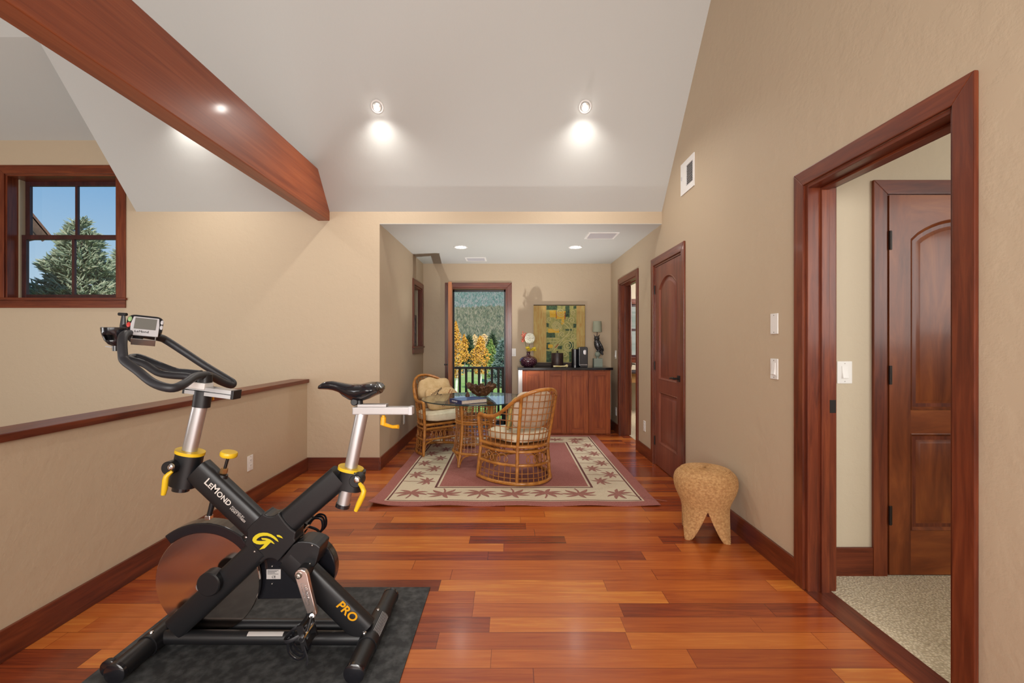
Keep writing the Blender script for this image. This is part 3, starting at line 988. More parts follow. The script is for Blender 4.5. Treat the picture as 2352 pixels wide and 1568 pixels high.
def bolt(c, r, n, parent, m='chrome', name='bolt'):
    a = MB()
    a.lathe([(r, 0.0), (r, r * 0.25), (r * 0.75, r * 0.6), (r * 0.35, r * 0.7), (r * 0.3, r * 0.45), (0.0005, r * 0.45)], c, n, 20)
    return a.build(name, M[m], parent)

# frame legs
bar(Q(456, 1078, 1.873), Q(592, 1207, 1.873), 0.107, 0.066).build('down_tube', M['black'], bike)
bar(Q(654, 1204, 1.873), Q(783, 1092, 1.873), 0.100, 0.066).build('seat_tube', M['black'], bike)
bar(Q(600, 1256, 1.855), Q(404, 1441, 1.855), 0.096, 0.050).build('front_leg', M['black'], bike)
rl = bar(Q(665, 1276, 1.868), Q(838, 1446, 1.868), 0.104, 0.062).build('rear_leg', M['black'], bike)
# four-way centre casting
hub = [(604, 1178), (608, 1182), (615, 1185), (622, 1185.5), (629, 1184), (635, 1180), (640, 1177), (645, 1186), (655, 1200), (668, 1214), (680, 1222), (678, 1229), (677, 1238), (679, 1243), (672, 1251), (654, 1271), (637, 1291), (632, 1286), (624, 1283), (615, 1283), (607, 1286), (599, 1294), (588, 1284), (574, 1268), (560, 1250), (563, 1243), (567, 1234), (567, 1225), (564, 1219), (575, 1206), (590, 1192)]
hb = MB()
hb.prism([Q(x, y, 1.833) for x, y in hub], (0, 0.080, 0))
hubo = hb.build('centre_casting', M['black'], bike, bevel=0.006, segs=3)
def patch(pts, y, m, name, parent, d=0.0012):
    a = MB(); a.prism([Q(x, yy, y) for x, yy in pts], (0, d, 0))
    return a.build(name, m, parent, smooth=False)
c6 = lambda l: [(540 + x / 8.71, 1160 + y / 8.71) for x, y in l]
# the yellow mark, as two curved bands cut into simple pieces
outer = [(870, 735), (845, 680), (795, 628), (725, 582), (645, 552), (560, 547), (480, 560), (410, 595), (360, 645), (343, 700), (370, 745), (430, 775), (500, 786), (590, 775)]
inner = [(868, 733), (815, 705), (770, 668), (705, 632), (640, 612), (565, 612), (500, 628), (455, 658), (430, 685), (427, 703), (440, 709), (480, 714), (530, 715), (600, 712)]
lg = MB()
for i in range(len(outer) - 1):
    lg.prism([Q(x, y, 1.8315) for x, y in c6([outer[i], inner[i], inner[i + 1], outer[i + 1]])], (0, 0.0013, 0))
for poly in ([(590, 776), (600, 711), (660, 712), (715, 741)], [(590, 775), (715, 740), (590, 862), (482, 888)],
             [(523, 655), (620, 658), (625, 700), (540, 690)], [(620, 658), (690, 680), (715, 740), (660, 713), (600, 712), (625, 700)],
             [(690, 680), (748, 720), (790, 773), (760, 767), (715, 740)],
             [(828, 595), (880, 595), (930, 625), (957, 666), (930, 655), (842, 626)]):
    lg.prism([Q(x, y, 1.8315) for x, y in c6(poly)], (0, 0.0013, 0))
lg.build('emblem', M['logo'], hubo, merge=False, smooth=False)
bolt(Q(585, 1266, 1.832), 0.005, (0, -1, 0), hubo, 'satin_nickel', 'screw')

# head socket, front post
fs = bar(Q(437, 1038), Q(420, 1114), 0.103, 0.086, e=0.85).build('front_socket', M['black'], bike)
bar(Q(437.5, 1034), Q(436, 1041), 0.110, 0.094, e=0.9).build('socket_collar', M['yellow'], fs)
bar(Q(461, 925), Q(415, 1121), 0.057, 0.046, e=0.9).build('front_post', M['steel'], bike)
bar(Q(416, 1117), Q(414.5, 1126), 0.064, 0.054, e=0.9).build('post_cap', M['black_gloss'], bike)
bar(Q(467, 897), Q(462, 934), 0.064, 0.056, e=0.8).build('post_sleeve', M['black'], bike)
disc_y(Q(395, 1072, 1.83), 0.027, 1.805, 1.86).build('clamp_boss', M['black'], bike)
bolt(Q(394, 1072, 1.803), 0.014, (0, -1, 0), bike)
a = MB(); a.tube([Q(396, 1082, 1.80), Q(388, 1088, 1.795), Q(382, 1094, 1.79), Q(380, 1102, 1.79), Q(378, 1122, 1.79), Q(375, 1136, 1.79)], [0.006, 0.0085, 0.010, 0.011, 0.011, 0.0085], 12)
a.build('clamp_lever', M['yellow'], bike)
# seat socket, seat post
ss = bar(Q(812, 1077), Q(803, 1122), 0.100, 0.080, e=0.75).build('seat_socket', M['black'], bike)
bar(Q(806.5, 1072), Q(805, 1079), 0.102, 0.090, e=0.9).build('socket_collar', M['yellow'], ss)
bar(Q(831.5, 948), Q(788, 1160), 0.051, 0.044, e=0.9).build('seat_post', M['steel'], bike)
bar(Q(788.5, 1156), Q(786.5, 1164), 0.058, 0.052, e=0.9).build('post_cap', M['black_gloss'], bike)
disc_y(Q(821, 1101, 1.825), 0.026, 1.80, 1.85).build('clamp_boss', M['black'], bike)
bolt(Q(820, 1101, 1.797), 0.013, (0, -1, 0), bike)
a = MB(); a.tube([Q(826, 1110, 1.80), Q(832, 1118, 1.79), Q(836, 1128, 1.785), Q(833, 1138, 1.785), Q(825, 1155, 1.785), Q(817, 1173, 1.785)], [0.007, 0.009, 0.010, 0.011, 0.011, 0.008], 12)
a.build('clamp_lever', M['yellow'], bike)
# seat slider and saddle
a = MB(); r0, r1 = Q(809, 935, 1.86), Q(946, 952.5, 1.86)
a.box(r0.x, r1.x, 1.858, 1.902, r1.z, r0.z)
sr = a.build('seat_slider', M['satin'], bike, bevel=0.004)
a = MB(); q0, q1 = Q(937, 934.5, 1.857), Q(946.5, 953, 1.857)
a.box(q0.x, q1.x, 1.856, 1.904, q1.z - 0.0005, q0.z + 0.0005); a.build('end_cap', M['grey_plastic'], sr, bevel=0.004)
a = MB(); q0, q1 = Q(820, 928.5, 1.86), Q(887, 935.5, 1.86)
a.box(q0.x, q1.x, 1.860, 1.90, q1.z, q0.z); a.build('saddle_carriage', M['satin'], bike, bevel=0.003)
a = MB(); a.cyl(Q(881, 953), Q(881, 960), 0.007); a.tube([Q(881, 957), Q(880, 975)], [0.011, 0.012], 14)
a.tube([Q(880, 973), Q(888, 976, 1.875), Q(902, 980, 1.86), Q(915, 979.5, 1.85)], [0.009, 0.008, 0.007, 0.0085], 12, flat=0.8)
a.build('crank_handle', M['orange'], bike, merge=False)
sad = MB()
c4 = lambda x, y: (680 + x / 4.357, 840 + y / 4.357)
topc = [(222, 222), (232, 190), (262, 163), (300, 152), (350, 150), (420, 160), (500, 174), (570, 180), (640, 176), (700, 167), (760, 160), (810, 160), (840, 170), (858, 196), (862, 215)]
botc = [(222, 228), (240, 233), (290, 234), (340, 236), (390, 244), (430, 262), (500, 308), (550, 342), (610, 352), (670, 345), (720, 325), (770, 300), (815, 285), (848, 272), (860, 240)]
hw = [0.006, 0.016, 0.022, 0.024, 0.026, 0.028, 0.033, 0.042, 0.055, 0.068, 0.076, 0.078, 0.074, 0.062, 0.035]
secs = []
ns = 24
for (tx, ty), (bx, by), w_ in zip(topc, botc, hw):
    T_, B_ = Q(*c4(tx, ty)), Q(*c4(bx, by))
    h_ = T_.z - B_.z
    for k in range(ns):
        aa = 2 * PI * k / ns
        cy, cz = math.cos(aa), math.sin(aa)
        z = T_.z - h_ * (0.5 - 0.5 * math.copysign(abs(cz) ** 0.75, cz))
        wy = w_ * math.copysign(abs(cy) ** 0.8, cy) * (1.0 if cz > 0 else (1.0 - 0.55 * (-cz)))
        dip = 0.010 * math.exp(-(wy / 0.018) ** 2) * (cz > 0.3) * (w_ > 0.05)
        secs.append(Vector(((T_.x + B_.x) / 2, BY + wy, z - dip)))
m_ = len(topc)
fcs = [(i * ns + k, i * ns + (k + 1) % ns, (i + 1) * ns + (k + 1) % ns, (i + 1) * ns + k) for i in range(m_ - 1) for k in range(ns)]
fcs += [tuple(range(ns)), tuple((m_ - 1) * ns + k for k in range(ns))]
sad.add(secs, fcs)
so = sad.build('saddle', M['black_gloss'], bike, angle=60)
a = MB(); a.tube([Q(*c4(420, 245)), Q(*c4(470, 295)), Q(*c4(530, 330)), Q(*c4(600, 352))], 0.0035, 8); a.build('saddle_rail', M['black'], so)
a = MB(); disc_y(Q(817, 922), 0.015, 1.86, 1.90, mb=a); a.cyl(Q(825, 915), Q(826, 930), 0.014); a.build('saddle_clamp', M['black'], bike, merge=False)

# handlebar slider
a = MB()
for dz in (0.0095, -0.0095):
    v0, v1 = Q(425, 893, 1.86), Q(533, 907, 1.86)
    d_ = (v1 - v0).normalized(); n_ = Vector((-d_.z, 0, d_.x))
    a.obox((v0 + v1) / 2 + n_ * dz + Vector((0, 0.022, 0)), d_ * ((v1 - v0).length / 2), (0, 0.026, 0), n_ * 0.0075)
a.obox((v0 + v1) / 2 + Vector((0, 0.03, 0)), d_ * ((v1 - v0).length / 2 - 0.002), (0, 0.016, 0), n_ * 0.014)
hs = a.build('handlebar_slider', M['steel'], bike, merge=False)
a = MB()
a.obox(v1 + Vector((0.003, 0.022, 0)), d_ * 0.006, (0, 0.028, 0), n_ * 0.0185); a.build('end_cap', M['black'], hs, bevel=0.002)
a = MB(); a.obox(v0 + Vector((-0.003, 0.022, 0)), d_ * 0.004, (0, 0.028, 0), n_ * 0.0185); a.build('end_cap', M['black'], hs, bevel=0.002)
a = MB(); pc_ = Q(463, 884, 1.88)
a.obox(pc_, d_ * 0.032, (0, 0.03, 0), n_ * 0.013); a.build('stem_block', M['white_metal'], bike, bevel=0.004)
a = MB(); a.tube([Q(484, 877, 1.93), Q(486, 890, 1.94), Q(487, 918, 1.945)], [0.006, 0.009, 0.008], 10); a.build('slider_lever', M['orange'], bike)
# handlebar: outer hoop, then the inner pair of forearm bars
hbar = MB()
def smooth_path(pts, n=6, closed=False):
    pts = [Vector(p) for p in pts]
    out = []
    L = len(pts)
    rng = range(L if closed else L - 1)
    g = lambda i: pts[i % L] if closed else pts[max(0, min(L - 1, i))]
    for i in rng:
        p0, p1, p2, p3 = g(i - 1), g(i), g(i + 1), g(i + 2)
        for k in range(n):
            t = k / n
            out.append(0.5 * ((2 * p1) + (p2 - p0) * t + (2 * p0 - 5 * p1 + 4 * p2 - p3) * t * t + (3 * p1 - p0 - 3 * p2 + p3) * t ** 3))
    if not closed: out.append(pts[-1])
    return out
hoop = [Q(471, 861, 1.88), Q(446, 866, 1.80), Q(420, 883, 1.72), Q(392, 891, 1.675), Q(352, 879, 1.68), Q(316, 851, 1.71), Q(287, 829, 1.74), Q(282, 812, 1.75), Q(281, 783, 1.77), Q(286, 769, 1.80), Q(300, 766, 1.85), Q(335, 769, 1.92), Q(366, 775, 1.97), Q(381, 781, 2.00),
        Q(420, 806, 2.03), Q(470, 839, 2.06), Q(520, 869, 2.085), Q(534, 878, 2.09), Q(531, 884, 2.075), Q(510, 877, 2.02), Q(485, 864, 1.94)]
hbar.tube(smooth_path(hoop, 5, True), 0.0162, 14, closed=True)
ho = hbar.build('handlebar', M['black_soft'], bike)
a = MB()
inn = [Q(452, 869, 1.865), Q(425, 864, 1.855), Q(388, 861, 1.85), Q(362, 855, 1.85), Q(332, 836, 1.85), Q(303, 827, 1.855), Q(298, 823, 1.88), Q(306, 820, 1.91), Q(322, 821, 1.925), Q(360, 836, 1.925), Q(403, 852, 1.92), Q(430, 855, 1.915), Q(462, 858, 1.905)]
a.tube(smooth_path(inn, 5), 0.0145, 12)
a.build('forearm_bar', M['black_soft'], bike)
bar(Q(470, 860), Q(470, 878), 0.056, 0.052, e=0.9).build('stem', M['black'], bike)
# cables and console
a = MB(); a.tube([Q(306, 776, 1.86), Q(311, 774, 1.875)], 0.0215, 16); a.tube([Q(313, 774, 1.882), Q(319, 774, 1.895)], 0.0195, 16); a.build('bar_clamp', M['black'], bike, merge=False)
con = MB()
cx_, cu, cn = Q(333, 746, 1.885), Vector((0.80, 0.58, -0.10)).normalized(), None
cv_ = Vector((-0.42, 0.36, 0.83)); cv_ = (cv_ - cu * cv_.dot(cu)).normalized()
cn = cu.cross(cv_)
if cn.y > 0: cn = -cn
MCN = lambda u, v, n: cx_ + cu * u + cv_ * v + cn * n
def rrect(w, h, r, k=5):
    out = []
    for (sx_, sy_, a0) in ((1, 1, 0), (-1, 1, 90), (-1, -1, 180), (1, -1, 270)):
        for i in range(k + 1):
            b_ = math.radians(a0 + 90 * i / k)
            out.append((sx_ * (w - r) + r * math.cos(b_), sy_ * (h - r) + r * math.sin(b_)))
    return out
con.prism([MCN(u, v + 0.006, -0.026) for u, v in rrect(0.060, 0.047, 0.026)], cn * 0.022)
co_ = con.build('console', M['black_gloss'], bike, bevel=0.006, segs=3)
a = MB()
a.prism([MCN(u, v, -0.005) for u, v in ((-0.040, 0.038), (0.044, 0.038), (0.048, 0.0), (0.048, -0.054), (-0.042, -0.054), (-0.046, 0.0))][::-1], cn * 0.007)
a.build('bezel', M['grey_plastic'], co_, bevel=0.003)
a = MB(); mbox(a, MCN, -0.034, 0.037, -0.024, 0.031, 0.001, 0.0032); a.build('screen', M['screen'], co_)
for nm, m_, u0, v0 in (('start_button', 'green_btn', -0.051, 0.026), ('stop_button', 'red_btn', -0.052, -0.003)):
    a = MB(); a.ell(MCN(u0, v0, -0.004), (0.007, 0.005, 0.013), Matrix((cu, cn, cv_)).transposed()); a.build(nm, M[m_], co_)
for v0 in (0.022, -0.004):
    a = MB(); a.ell(MCN(0.055, v0, -0.003), (0.006, 0.005, 0.011), Matrix((cu, cn, cv_)).transposed()); a.build('side_button', M['grey_plastic'], co_)
text('maker_name', 'LeMond', 0.014, M['slot'], MCN(-0.030, -0.041, 0.0025), cu, cv_, co_)
a = MB(); mbox(a, MCN, -0.036, 0.042, -0.082, -0.079, -0.03, 0.012); mbox(a, MCN, -0.036, -0.033, -0.082, -0.045, -0.03, -0.004); mbox(a, MCN, 0.039, 0.042, -0.082, -0.045, -0.03, -0.004)
a.build('console_bracket', M['steel'], bike, merge=False)
# bottle holder with its tall clip
bh = MB()
bc = Q(266, 752, 1.84)
for (z0, z1, r0, r1) in ((0, -0.028, 0.046, 0.044),):
    pass
prof = [(0.046, 0.0), (0.048, -0.002), (0.047, -0.014), (0.044, -0.030), (0.036, -0.052), (0.024, -0.068), (0.012, -0.074), (0.011, -0.095), (0.001, -0.095)]
vs, fs_, SG = [], [], 26
for (r, h) in prof:
    for k in range(SG):
        b_ = 2 * PI * k / SG
        vs.append(bc + Vector((r * math.cos(b_), r * math.sin(b_), h)))
for i in range(len(prof) - 1):
    for k in range(SG):
        if i in (3,) and k % 13 in (5, 6, 7, 8): continue
        fs_.append((i * SG + k, i * SG + (k + 1) % SG, (i + 1) * SG + (k + 1) % SG, (i + 1) * SG + k))
bh.add(vs, fs_)
bho = bh.build('bottle_cup', M['black_gloss'], bike, solid=0.003)
a = MB(); a.tube([Q(283, 768, 1.86), Q(282, 748, 1.86), Q(283, 735, 1.86), Q(284, 722, 1.86)], [0.014, 0.012, 0.010, 0.007], 10, flat=0.6); a.tube([Q(273, 721, 1.86), Q(291, 722, 1.86)], 0.0065, 10)
a.build('cup_clip', M['black'], bike, merge=False)
a = MB(); a.tube([Q(284, 752, 1.86), Q(296, 757, 1.86), Q(306, 767, 1.86)], [0.016, 0.013, 0.016], 10); a.build('cup_mount', M['black'], bike)
a = MB(); a.obox(Q(256, 797, 1.84), (0.022, 0, -0.003), (0, 0.004, 0), (0, 0, 0.0018)); a.build('cup_tongue', M['steel'], bike)

# brake: yellow knob, rod, pad
a = MB()
kc = Q(525.5, 1043, 1.875)
ax = (Q(525.5, 1043, 1.875) - Q(514, 1092, 1.875)).normalized()
prof = [(0.001, -0.014), (0.012, -0.014), (0.030, -0.009), (0.033, -0.004), (0.033, 0.006), (0.030, 0.011), (0.018, 0.012), (0.001, 0.011)]
a.lathe(prof, kc, ax, 20); kn = a.build('brake_knob', M['yellow'], bike)
a = MB(); a.cyl(kc - ax * 0.012, Q(514, 1085, 1.875), 0.006, seg=14); a.build('brake_rod', M['bronze'], bike)
a = MB(); a.lathe([(0.001, -0.011), (0.013, -0.011), (0.0145, -0.007), (0.0145, 0.009), (0.012, 0.012), (0.001, 0.012)], Q(514.5, 1081, 1.875), ax, 6); a.build('brass_nut', M['brass'], bike, smooth=False)
bar(Q(514, 1089, 1.872), Q(506, 1112, 1.872), (0.032, 0.050), (0.032, 0.046), e=0.9).build('knob_boss', M['black'], bike)
a = MB(); a.cyl(Q(490, 1148, 1.885), Q(480.5, 1184, 1.885), 0.0115, 0.010, 14); a.build('push_rod', M['black'], bike)
a = MB(); a.obox(Q(480, 1187, 1.885), (0.011, 0, 0), (0, 0.012, 0), (0, 0, 0.008)); a.build('rod_fork', M['chrome'], bike, bevel=0.002)
FW = Q(479, 1333, 1.905)
FR_ = 0.217
a = MB()
Rb, Rt = FR_ - 0.004, FR_ + 0.038
A0, A1 = math.radians(128), math.radians(38)
ring = []
K = 20
for i in range(K + 1):
    b_ = A0 + (A1 - A0) * i / K
    thin = 1.0 if i < K - 2 else 0.85
    ring.append((b_, Rb, Rb + (Rt - Rb) * thin))
out_ = [FW + Vector((math.cos(b) * r2, 0, math.sin(b) * r2)) for b, r1, r2 in ring]
inn_ = [FW + Vector((math.cos(b) * r1, 0, math.sin(b) * r1)) for b, r1, r2 in ring]
vs, fs_ = [], []
y0_, y1_ = 1.868, 1.932
for i in range(K + 1):
    for p in (out_[i], inn_[i]):
        vs += [Vector((p.x, y0_, p.z)), Vector((p.x, y1_, p.z))]
for i in range(K):
    b_ = i * 4; c_ = b_ + 4
    fs_ += [(b_, b_ + 1, c_ + 1, c_), (b_ + 2, c_ + 2, c_ + 3, b_ + 3), (b_, c_, c_ + 2, b_ + 2), (b_ + 1, b_ + 3, c_ + 3, c_ + 1)]
fs_ += [(0, 2, 3, 1), (K * 4, K * 4 + 1, K * 4 + 3, K * 4 + 2)]
a.add(vs, fs_)
bp = a.build('brake_pad_holder', M['black_gloss'], bike, bevel=0.005, segs=3)
bolt(Q(566, 1233, 1.866), 0.006, (0, -1, 0), bp, name='pivot_bolt')
# flywheel
M['flywheel'] = mat('brushed_steel_disc', (0.66, 0.58, 0.53), 0.18, 1.0)
t_, b_ = nodes(M['flywheel'])
nz = N(t_, 'TexNoise', Scale=3.0, Detail=3.0)
t_.links.new(mapped(t_, (1, 1, 1)), nz.inputs['Vector'])
t_.links.new(math_n(t_, 'ADD', math_n(t_, 'MULTIPLY', nz.outputs[0], 0.14), 0.06), b_.inputs['Roughness'])
disc_y(FW, FR_, 1.897, 1.916, 96, ch=0.002).build('flywheel', M['flywheel'], bike)
disc_y(Q(475, 1345, 1.80), 0.047, 1.805, 1.86, ch=0.004).build('hub_cover', M['black'], bike)
a = MB(); disc_y(FW, 0.018, 1.85, 1.96, mb=a); a.build('axle', M['steel'], bike)
# chain guard on the far side
CR = Q(705, 1300, 1.95)
def stadium(c0, r0, c1, r1, k=20):
    """belt outline around two circles in the x-z plane"""
    d = Vector((c1.x - c0.x, c1.z - c0.z)); L = d.length; th = math.atan2(d.y, d.x); al = math.acos(max(-1, min(1, (r0 - r1) / L)))
    pts = []
    for i in range(k + 1):
        b = th + al + (2 * PI - 2 * al) * i / k
        pts.append((c0.x + r0 * math.cos(b), c0.z + r0 * math.sin(b)))
    for i in range(k // 2 + 1):
        b = th - al + 2 * al * i / (k // 2)
        pts.append((c1.x + r1 * math.cos(b), c1.z + r1 * math.sin(b)))
    return pts
a = MB(); a.prism([(x, 1.932, z) for x, z in stadium(CR, 0.129, Q(479, 1333, 1.95), 0.075, 40)], (0, 0.044, 0))
cg = a.build('chain_guard', M['black_gloss'], bike, bevel=0.006, segs=3)
ck = [(672, 1252), (684, 1244), (695, 1243), (712, 1245), (726, 1250), (735, 1257), (732, 1270), (726, 1292), (722, 1300), (700, 1318), (686, 1330), (668, 1312), (642, 1290)]
a = MB(); a.prism([Q(x, y, 1.838) for x, y in ck], (0, 0.10, 0)); chs = a.build('crank_housing', M['black'], bike, bevel=0.004)
for px, py in ((717, 1252), (712, 1294)): bolt(Q(px, py, 1.837), 0.004, (0, -1, 0), chs, 'satin_nickel', 'screw')
a = MB(); a.box(Q(612.5, 1307, 1.93).x, Q(645, 1307, 1.93).x, 1.9285, 1.9318, Q(612, 1329, 1.93).z, Q(612, 1307, 1.93).z)
rp_ = a.build('rating_plate', M['label'], cg)
a = MB()
for i in range(4):
    zz = Q(0, 1309.5 + i * 2.6, 1.93).z
    a.box(Q(615, 0, 1.93).x, Q(640 - (i % 3) * 4, 0, 1.93).x, 1.9278, 1.9286, zz - 0.0008, zz + 0.0008)
a.build('fine_print', M['slot'], rp_, merge=False)
text('mark', 'CE', 0.014, M['slot'], Q(624, 1327, 1.9278), (1, 0, 0), (0, 0, 1), rp_)
for px, py in ((625, 1300), (625, 1340)): bolt(Q(px, py, 1.931), 0.004, (0, -1, 0), cg, 'satin_nickel', 'screw')
# crank, pedals
BBY = 1.80
a = MB(); disc_y(Q(699, 1312, 1.82), 0.027, 1.79, 1.85, mb=a); a.build('bottom_bracket', M['black'], bike)
ca_ = [(676, 1322), (678, 1314), (684, 1309), (692, 1308), (700, 1311), (705, 1319), (712, 1350), (722, 1390), (727, 1410), (724, 1418), (716, 1422), (708, 1417), (702, 1400), (690, 1366)]
M['crank_alloy'] = mat('polished_alloy', (0.66, 0.56, 0.52), 0.22, 0.9)
a = MB(); a.prism([Q(x, y, 1.765) for x, y in ca_], (0, 0.020, 0)); cko = a.build('crank_arm', M['crank_alloy'], bike, bevel=0.003)
bolt(Q(686, 1322, 1.764), 0.012, (0, -1, 0), cko, 'satin_nickel', 'crank_bolt')
a = MB(); qd = (Q(707, 1388, 1.763) - Q(693, 1342, 1.763)).normalized()
for (x0, y0, x1, y1) in ((690, 1341, 704, 1390), (697, 1340, 711, 1388), (690, 1341, 697, 1340), (704, 1390, 711, 1388)):
    a.tube([Q(x0, y0, 1.7645), Q(x1, y1, 1.7645)], 0.0009, 6)
a.build('outline', M['chrome'], cko, merge=False)
text('maker_name', 'LeMond', 0.018, M['chrome'], Q(696, 1345, 1.7642), qd, Vector((qd.z * -1, 0, qd.x)) * 1, cko, small_caps=True)
def pedal(c, flip, d_ax):
    """platform with toe cage and strap hanging from an axle end"""
    o = MB()
    u = Vector((0.25, 0, -1)).normalized() if not flip else Vector((0.55, 0, 0.85)).normalized()
    s_ = Vector((0, 1, 0)); w_ = u.cross(s_)
    for k in (-1, 1):
        o.obox(c + s_ * (0.040 * k), u * 0.046, s_ * 0.005, w_ * 0.011)
    for k in (-0.8, 0, 0.8):
        o.obox(c + u * (0.046 * k), u * 0.005, s_ * 0.042, w_ * 0.009)
    o.tube([c - s_ * 0.055, c + s_ * 0.055], 0.008, 12)
    b = o.build('pedal', M['black'], bike, merge=False)
    o = MB(); o.lathe([(0.012, -0.05), (0.013, -0.02), (0.011, 0.0), (0.013, 0.02), (0.012, 0.05)], c, s_, 16); o.build('spindle', M['chrome'], b)
    o = MB()
    for k in (-0.7, 0.0, 0.7):
        pts = [c + s_ * (0.036 * k) + u * 0.04 + w_ * -0.01, c + s_ * (0.034 * k) + u * 0.075 + w_ * -0.02, c + s_ * (0.03 * k) + u * 0.085 + w_ * -0.05, c + s_ * (0.03 * k) + u * 0.05 + w_ * -0.075, c + s_ * (0.03 * k) + u * 0.0 + w_ * -0.065]
        o.tube(smooth_path(pts, 5), 0.005, 8, flat=0.5)
    o.build('toe_cage', M['black_gloss'], b, merge=False)
    o = MB(); pts = [c + s_ * 0.04 + u * -0.01, c + s_ * 0.052 + w_ * -0.04 + u * -0.005, c + s_ * 0.03 + w_ * -0.072, c + s_ * -0.03 + w_ * -0.074, c + s_ * -0.052 + w_ * -0.04 + u * -0.005, c + s_ * -0.04 + u * -0.01]
    o.tube(smooth_path(pts, 5), 0.007, 8, flat=0.25, up=u)
    tail = [c + s_ * -0.045 + u * 0.03, c + s_ * -0.06 + u * 0.07 + w_ * 0.01, c + s_ * -0.05 + u * 0.095 + w_ * -0.005]
    o.tube(smooth_path(tail, 4), 0.006, 8, flat=0.25)
    o.build('strap', M['black_soft'], b, merge=False)
pedal(Q(706, 1448, 1.725), False, -1)
a = MB(); a.tube([Q(716, 1414, 1.775), Q(716, 1414, 1.70)], 0.0075, 12); a.tube([Q(716, 1414, 1.70), Q(706, 1448, 1.70)], 0.006, 10); a.build('pedal_axle', M['chrome'], bike, merge=False)
cb = [Q(700, 1303, 2.0), Q(690, 1215, 2.0)]
a = MB(); d_ = (cb[1] - cb[0]); a.obox((cb[0] + cb[1]) / 2, d_ / 2, (0, 0.009, 0), Vector((d_.z, 0, -d_.x)).normalized() * 0.013); a.build('crank_arm', M['crank_alloy'], bike, bevel=0.003)
pedal(Q(698, 1212, 2.055), True, 1)
# base: two floor tubes joined by two rails
zb_ = 0.049
a = MB(); a.cyl((-1.437, 1.655, zb_), (-1.437, 2.10, zb_), 0.037, seg=28); fb = a.build('front_stabiliser', M['black'], bike, merge=False)
a = MB(); a.lathe([(0.0385, 0.010), (0.0385, -0.004), (0.033, -0.008), (0.001, -0.008)], (-1.437, 1.655, zb_), (0, 1, 0), 28); a.build('end_cap', M['black_gloss'], fb)
a = MB(); a.lathe([(0.0385, -0.010), (0.0385, 0.004), (0.033, 0.008), (0.001, 0.008)], (-1.437, 2.10, zb_), (0, 1, 0), 28); a.build('end_cap', M['black_gloss'], fb)
a = MB(); a.cyl((-1.437, 1.80, zb_), (-1.437, 1.93, zb_), 0.0415, seg=28); a.build('sleeve', M['black'], fb)
bolt((-1.437, 1.825, zb_ + 0.0405), 0.009, (0, 0, 1), fb)
a = MB(); a.lathe([(0.001, -0.012), (0.026, -0.012), (0.032, -0.008), (0.032, 0.008), (0.026, 0.012), (0.001, 0.012)], (-1.494, 1.70, 0.039), (0, 1, 0), 24); wo = a.build('transport_wheel', M['black_gloss'], bike)
bolt((-1.494, 1.688, 0.039), 0.007, (0, -1, 0), wo, name='axle_bolt')
a = MB(); a.obox((-1.468, 1.72, 0.042), (0.03, 0, 0), (0, 0.006, 0), (0, 0, 0.012)); a.build('wheel_bracket', M['black'], bike)
a = MB(); a.cyl((-0.567, 1.655, zb_), (-0.567, 2.165, zb_), 0.036, seg=28); rb = a.build('rear_stabiliser', M['black'], bike, merge=False)
a = MB(); a.lathe([(0.0375, 0.010), (0.0375, -0.004), (0.032, -0.008), (0.001, -0.008)], (-0.567, 1.655, zb_), (0, 1, 0), 28); a.build('end_cap', M['black_gloss'], rb)
a = MB(); a.lathe([(0.0375, -0.010), (0.0375, 0.004), (0.032, 0.008), (0.001, 0.008)], (-0.567, 2.165, zb_), (0, 1, 0), 28); a.build('end_cap', M['black_gloss'], rb)
a = MB(); a.cyl((-0.567, 1.80, zb_), (-0.567, 2.02, zb_), 0.0405, seg=28); a.build('sleeve', M['black'], rb)
bolt((-0.585, 1.83, zb_ + 0.036), 0.009, (-0.4, 0, 1), rb)
bolt((-0.575, 1.985, zb_ + 0.038), 0.007, (-0.2, 0, 1), rb)
a = MB()
for i in range(7):
    b = math.radians(20 + i * 8)
    dv = Vector((math.cos(b), 0, math.sin(b)))
    a.tube([Vector((-0.567, 1.845, zb_)) + dv * 0.0405, Vector((-0.567, 1.975, zb_)) + dv * 0.0405], 0.0009, 6)
a.build('grip_ridges', M['grey_plastic'], rb, merge=False)
a = MB(); a.cyl((-1.42, 1.858, 0.0515), (-0.585, 1.858, 0.0475), 0.0265, seg=24); nr = a.build('base_rail', M['black'], bike, merge=False)
a = MB(); a.cyl((-1.42, 1.935, 0.054), (-0.585, 1.935, 0.050), 0.024, seg=24); a.build('base_rail', M['black'], bike, merge=False)
a = MB()
for i in range(8):
    b0, b1 = math.radians(100 + i * 5), math.radians(105 + i * 5)
    f_ = lambda x, b: Vector((x, 1.858 + 0.0268 * math.cos(b), 0.050 + 0.0268 * math.sin(b)))
    x0, x1 = Q(566, 1450, 1.836).x, Q(648, 1450, 1.836).x
    a.add([f_(x0, b0), f_(x1, b0), f_(x1, b1), f_(x0, b1)], [(0, 1, 2, 3)])
a.build('caution_sticker', M['label'], nr, merge=True)
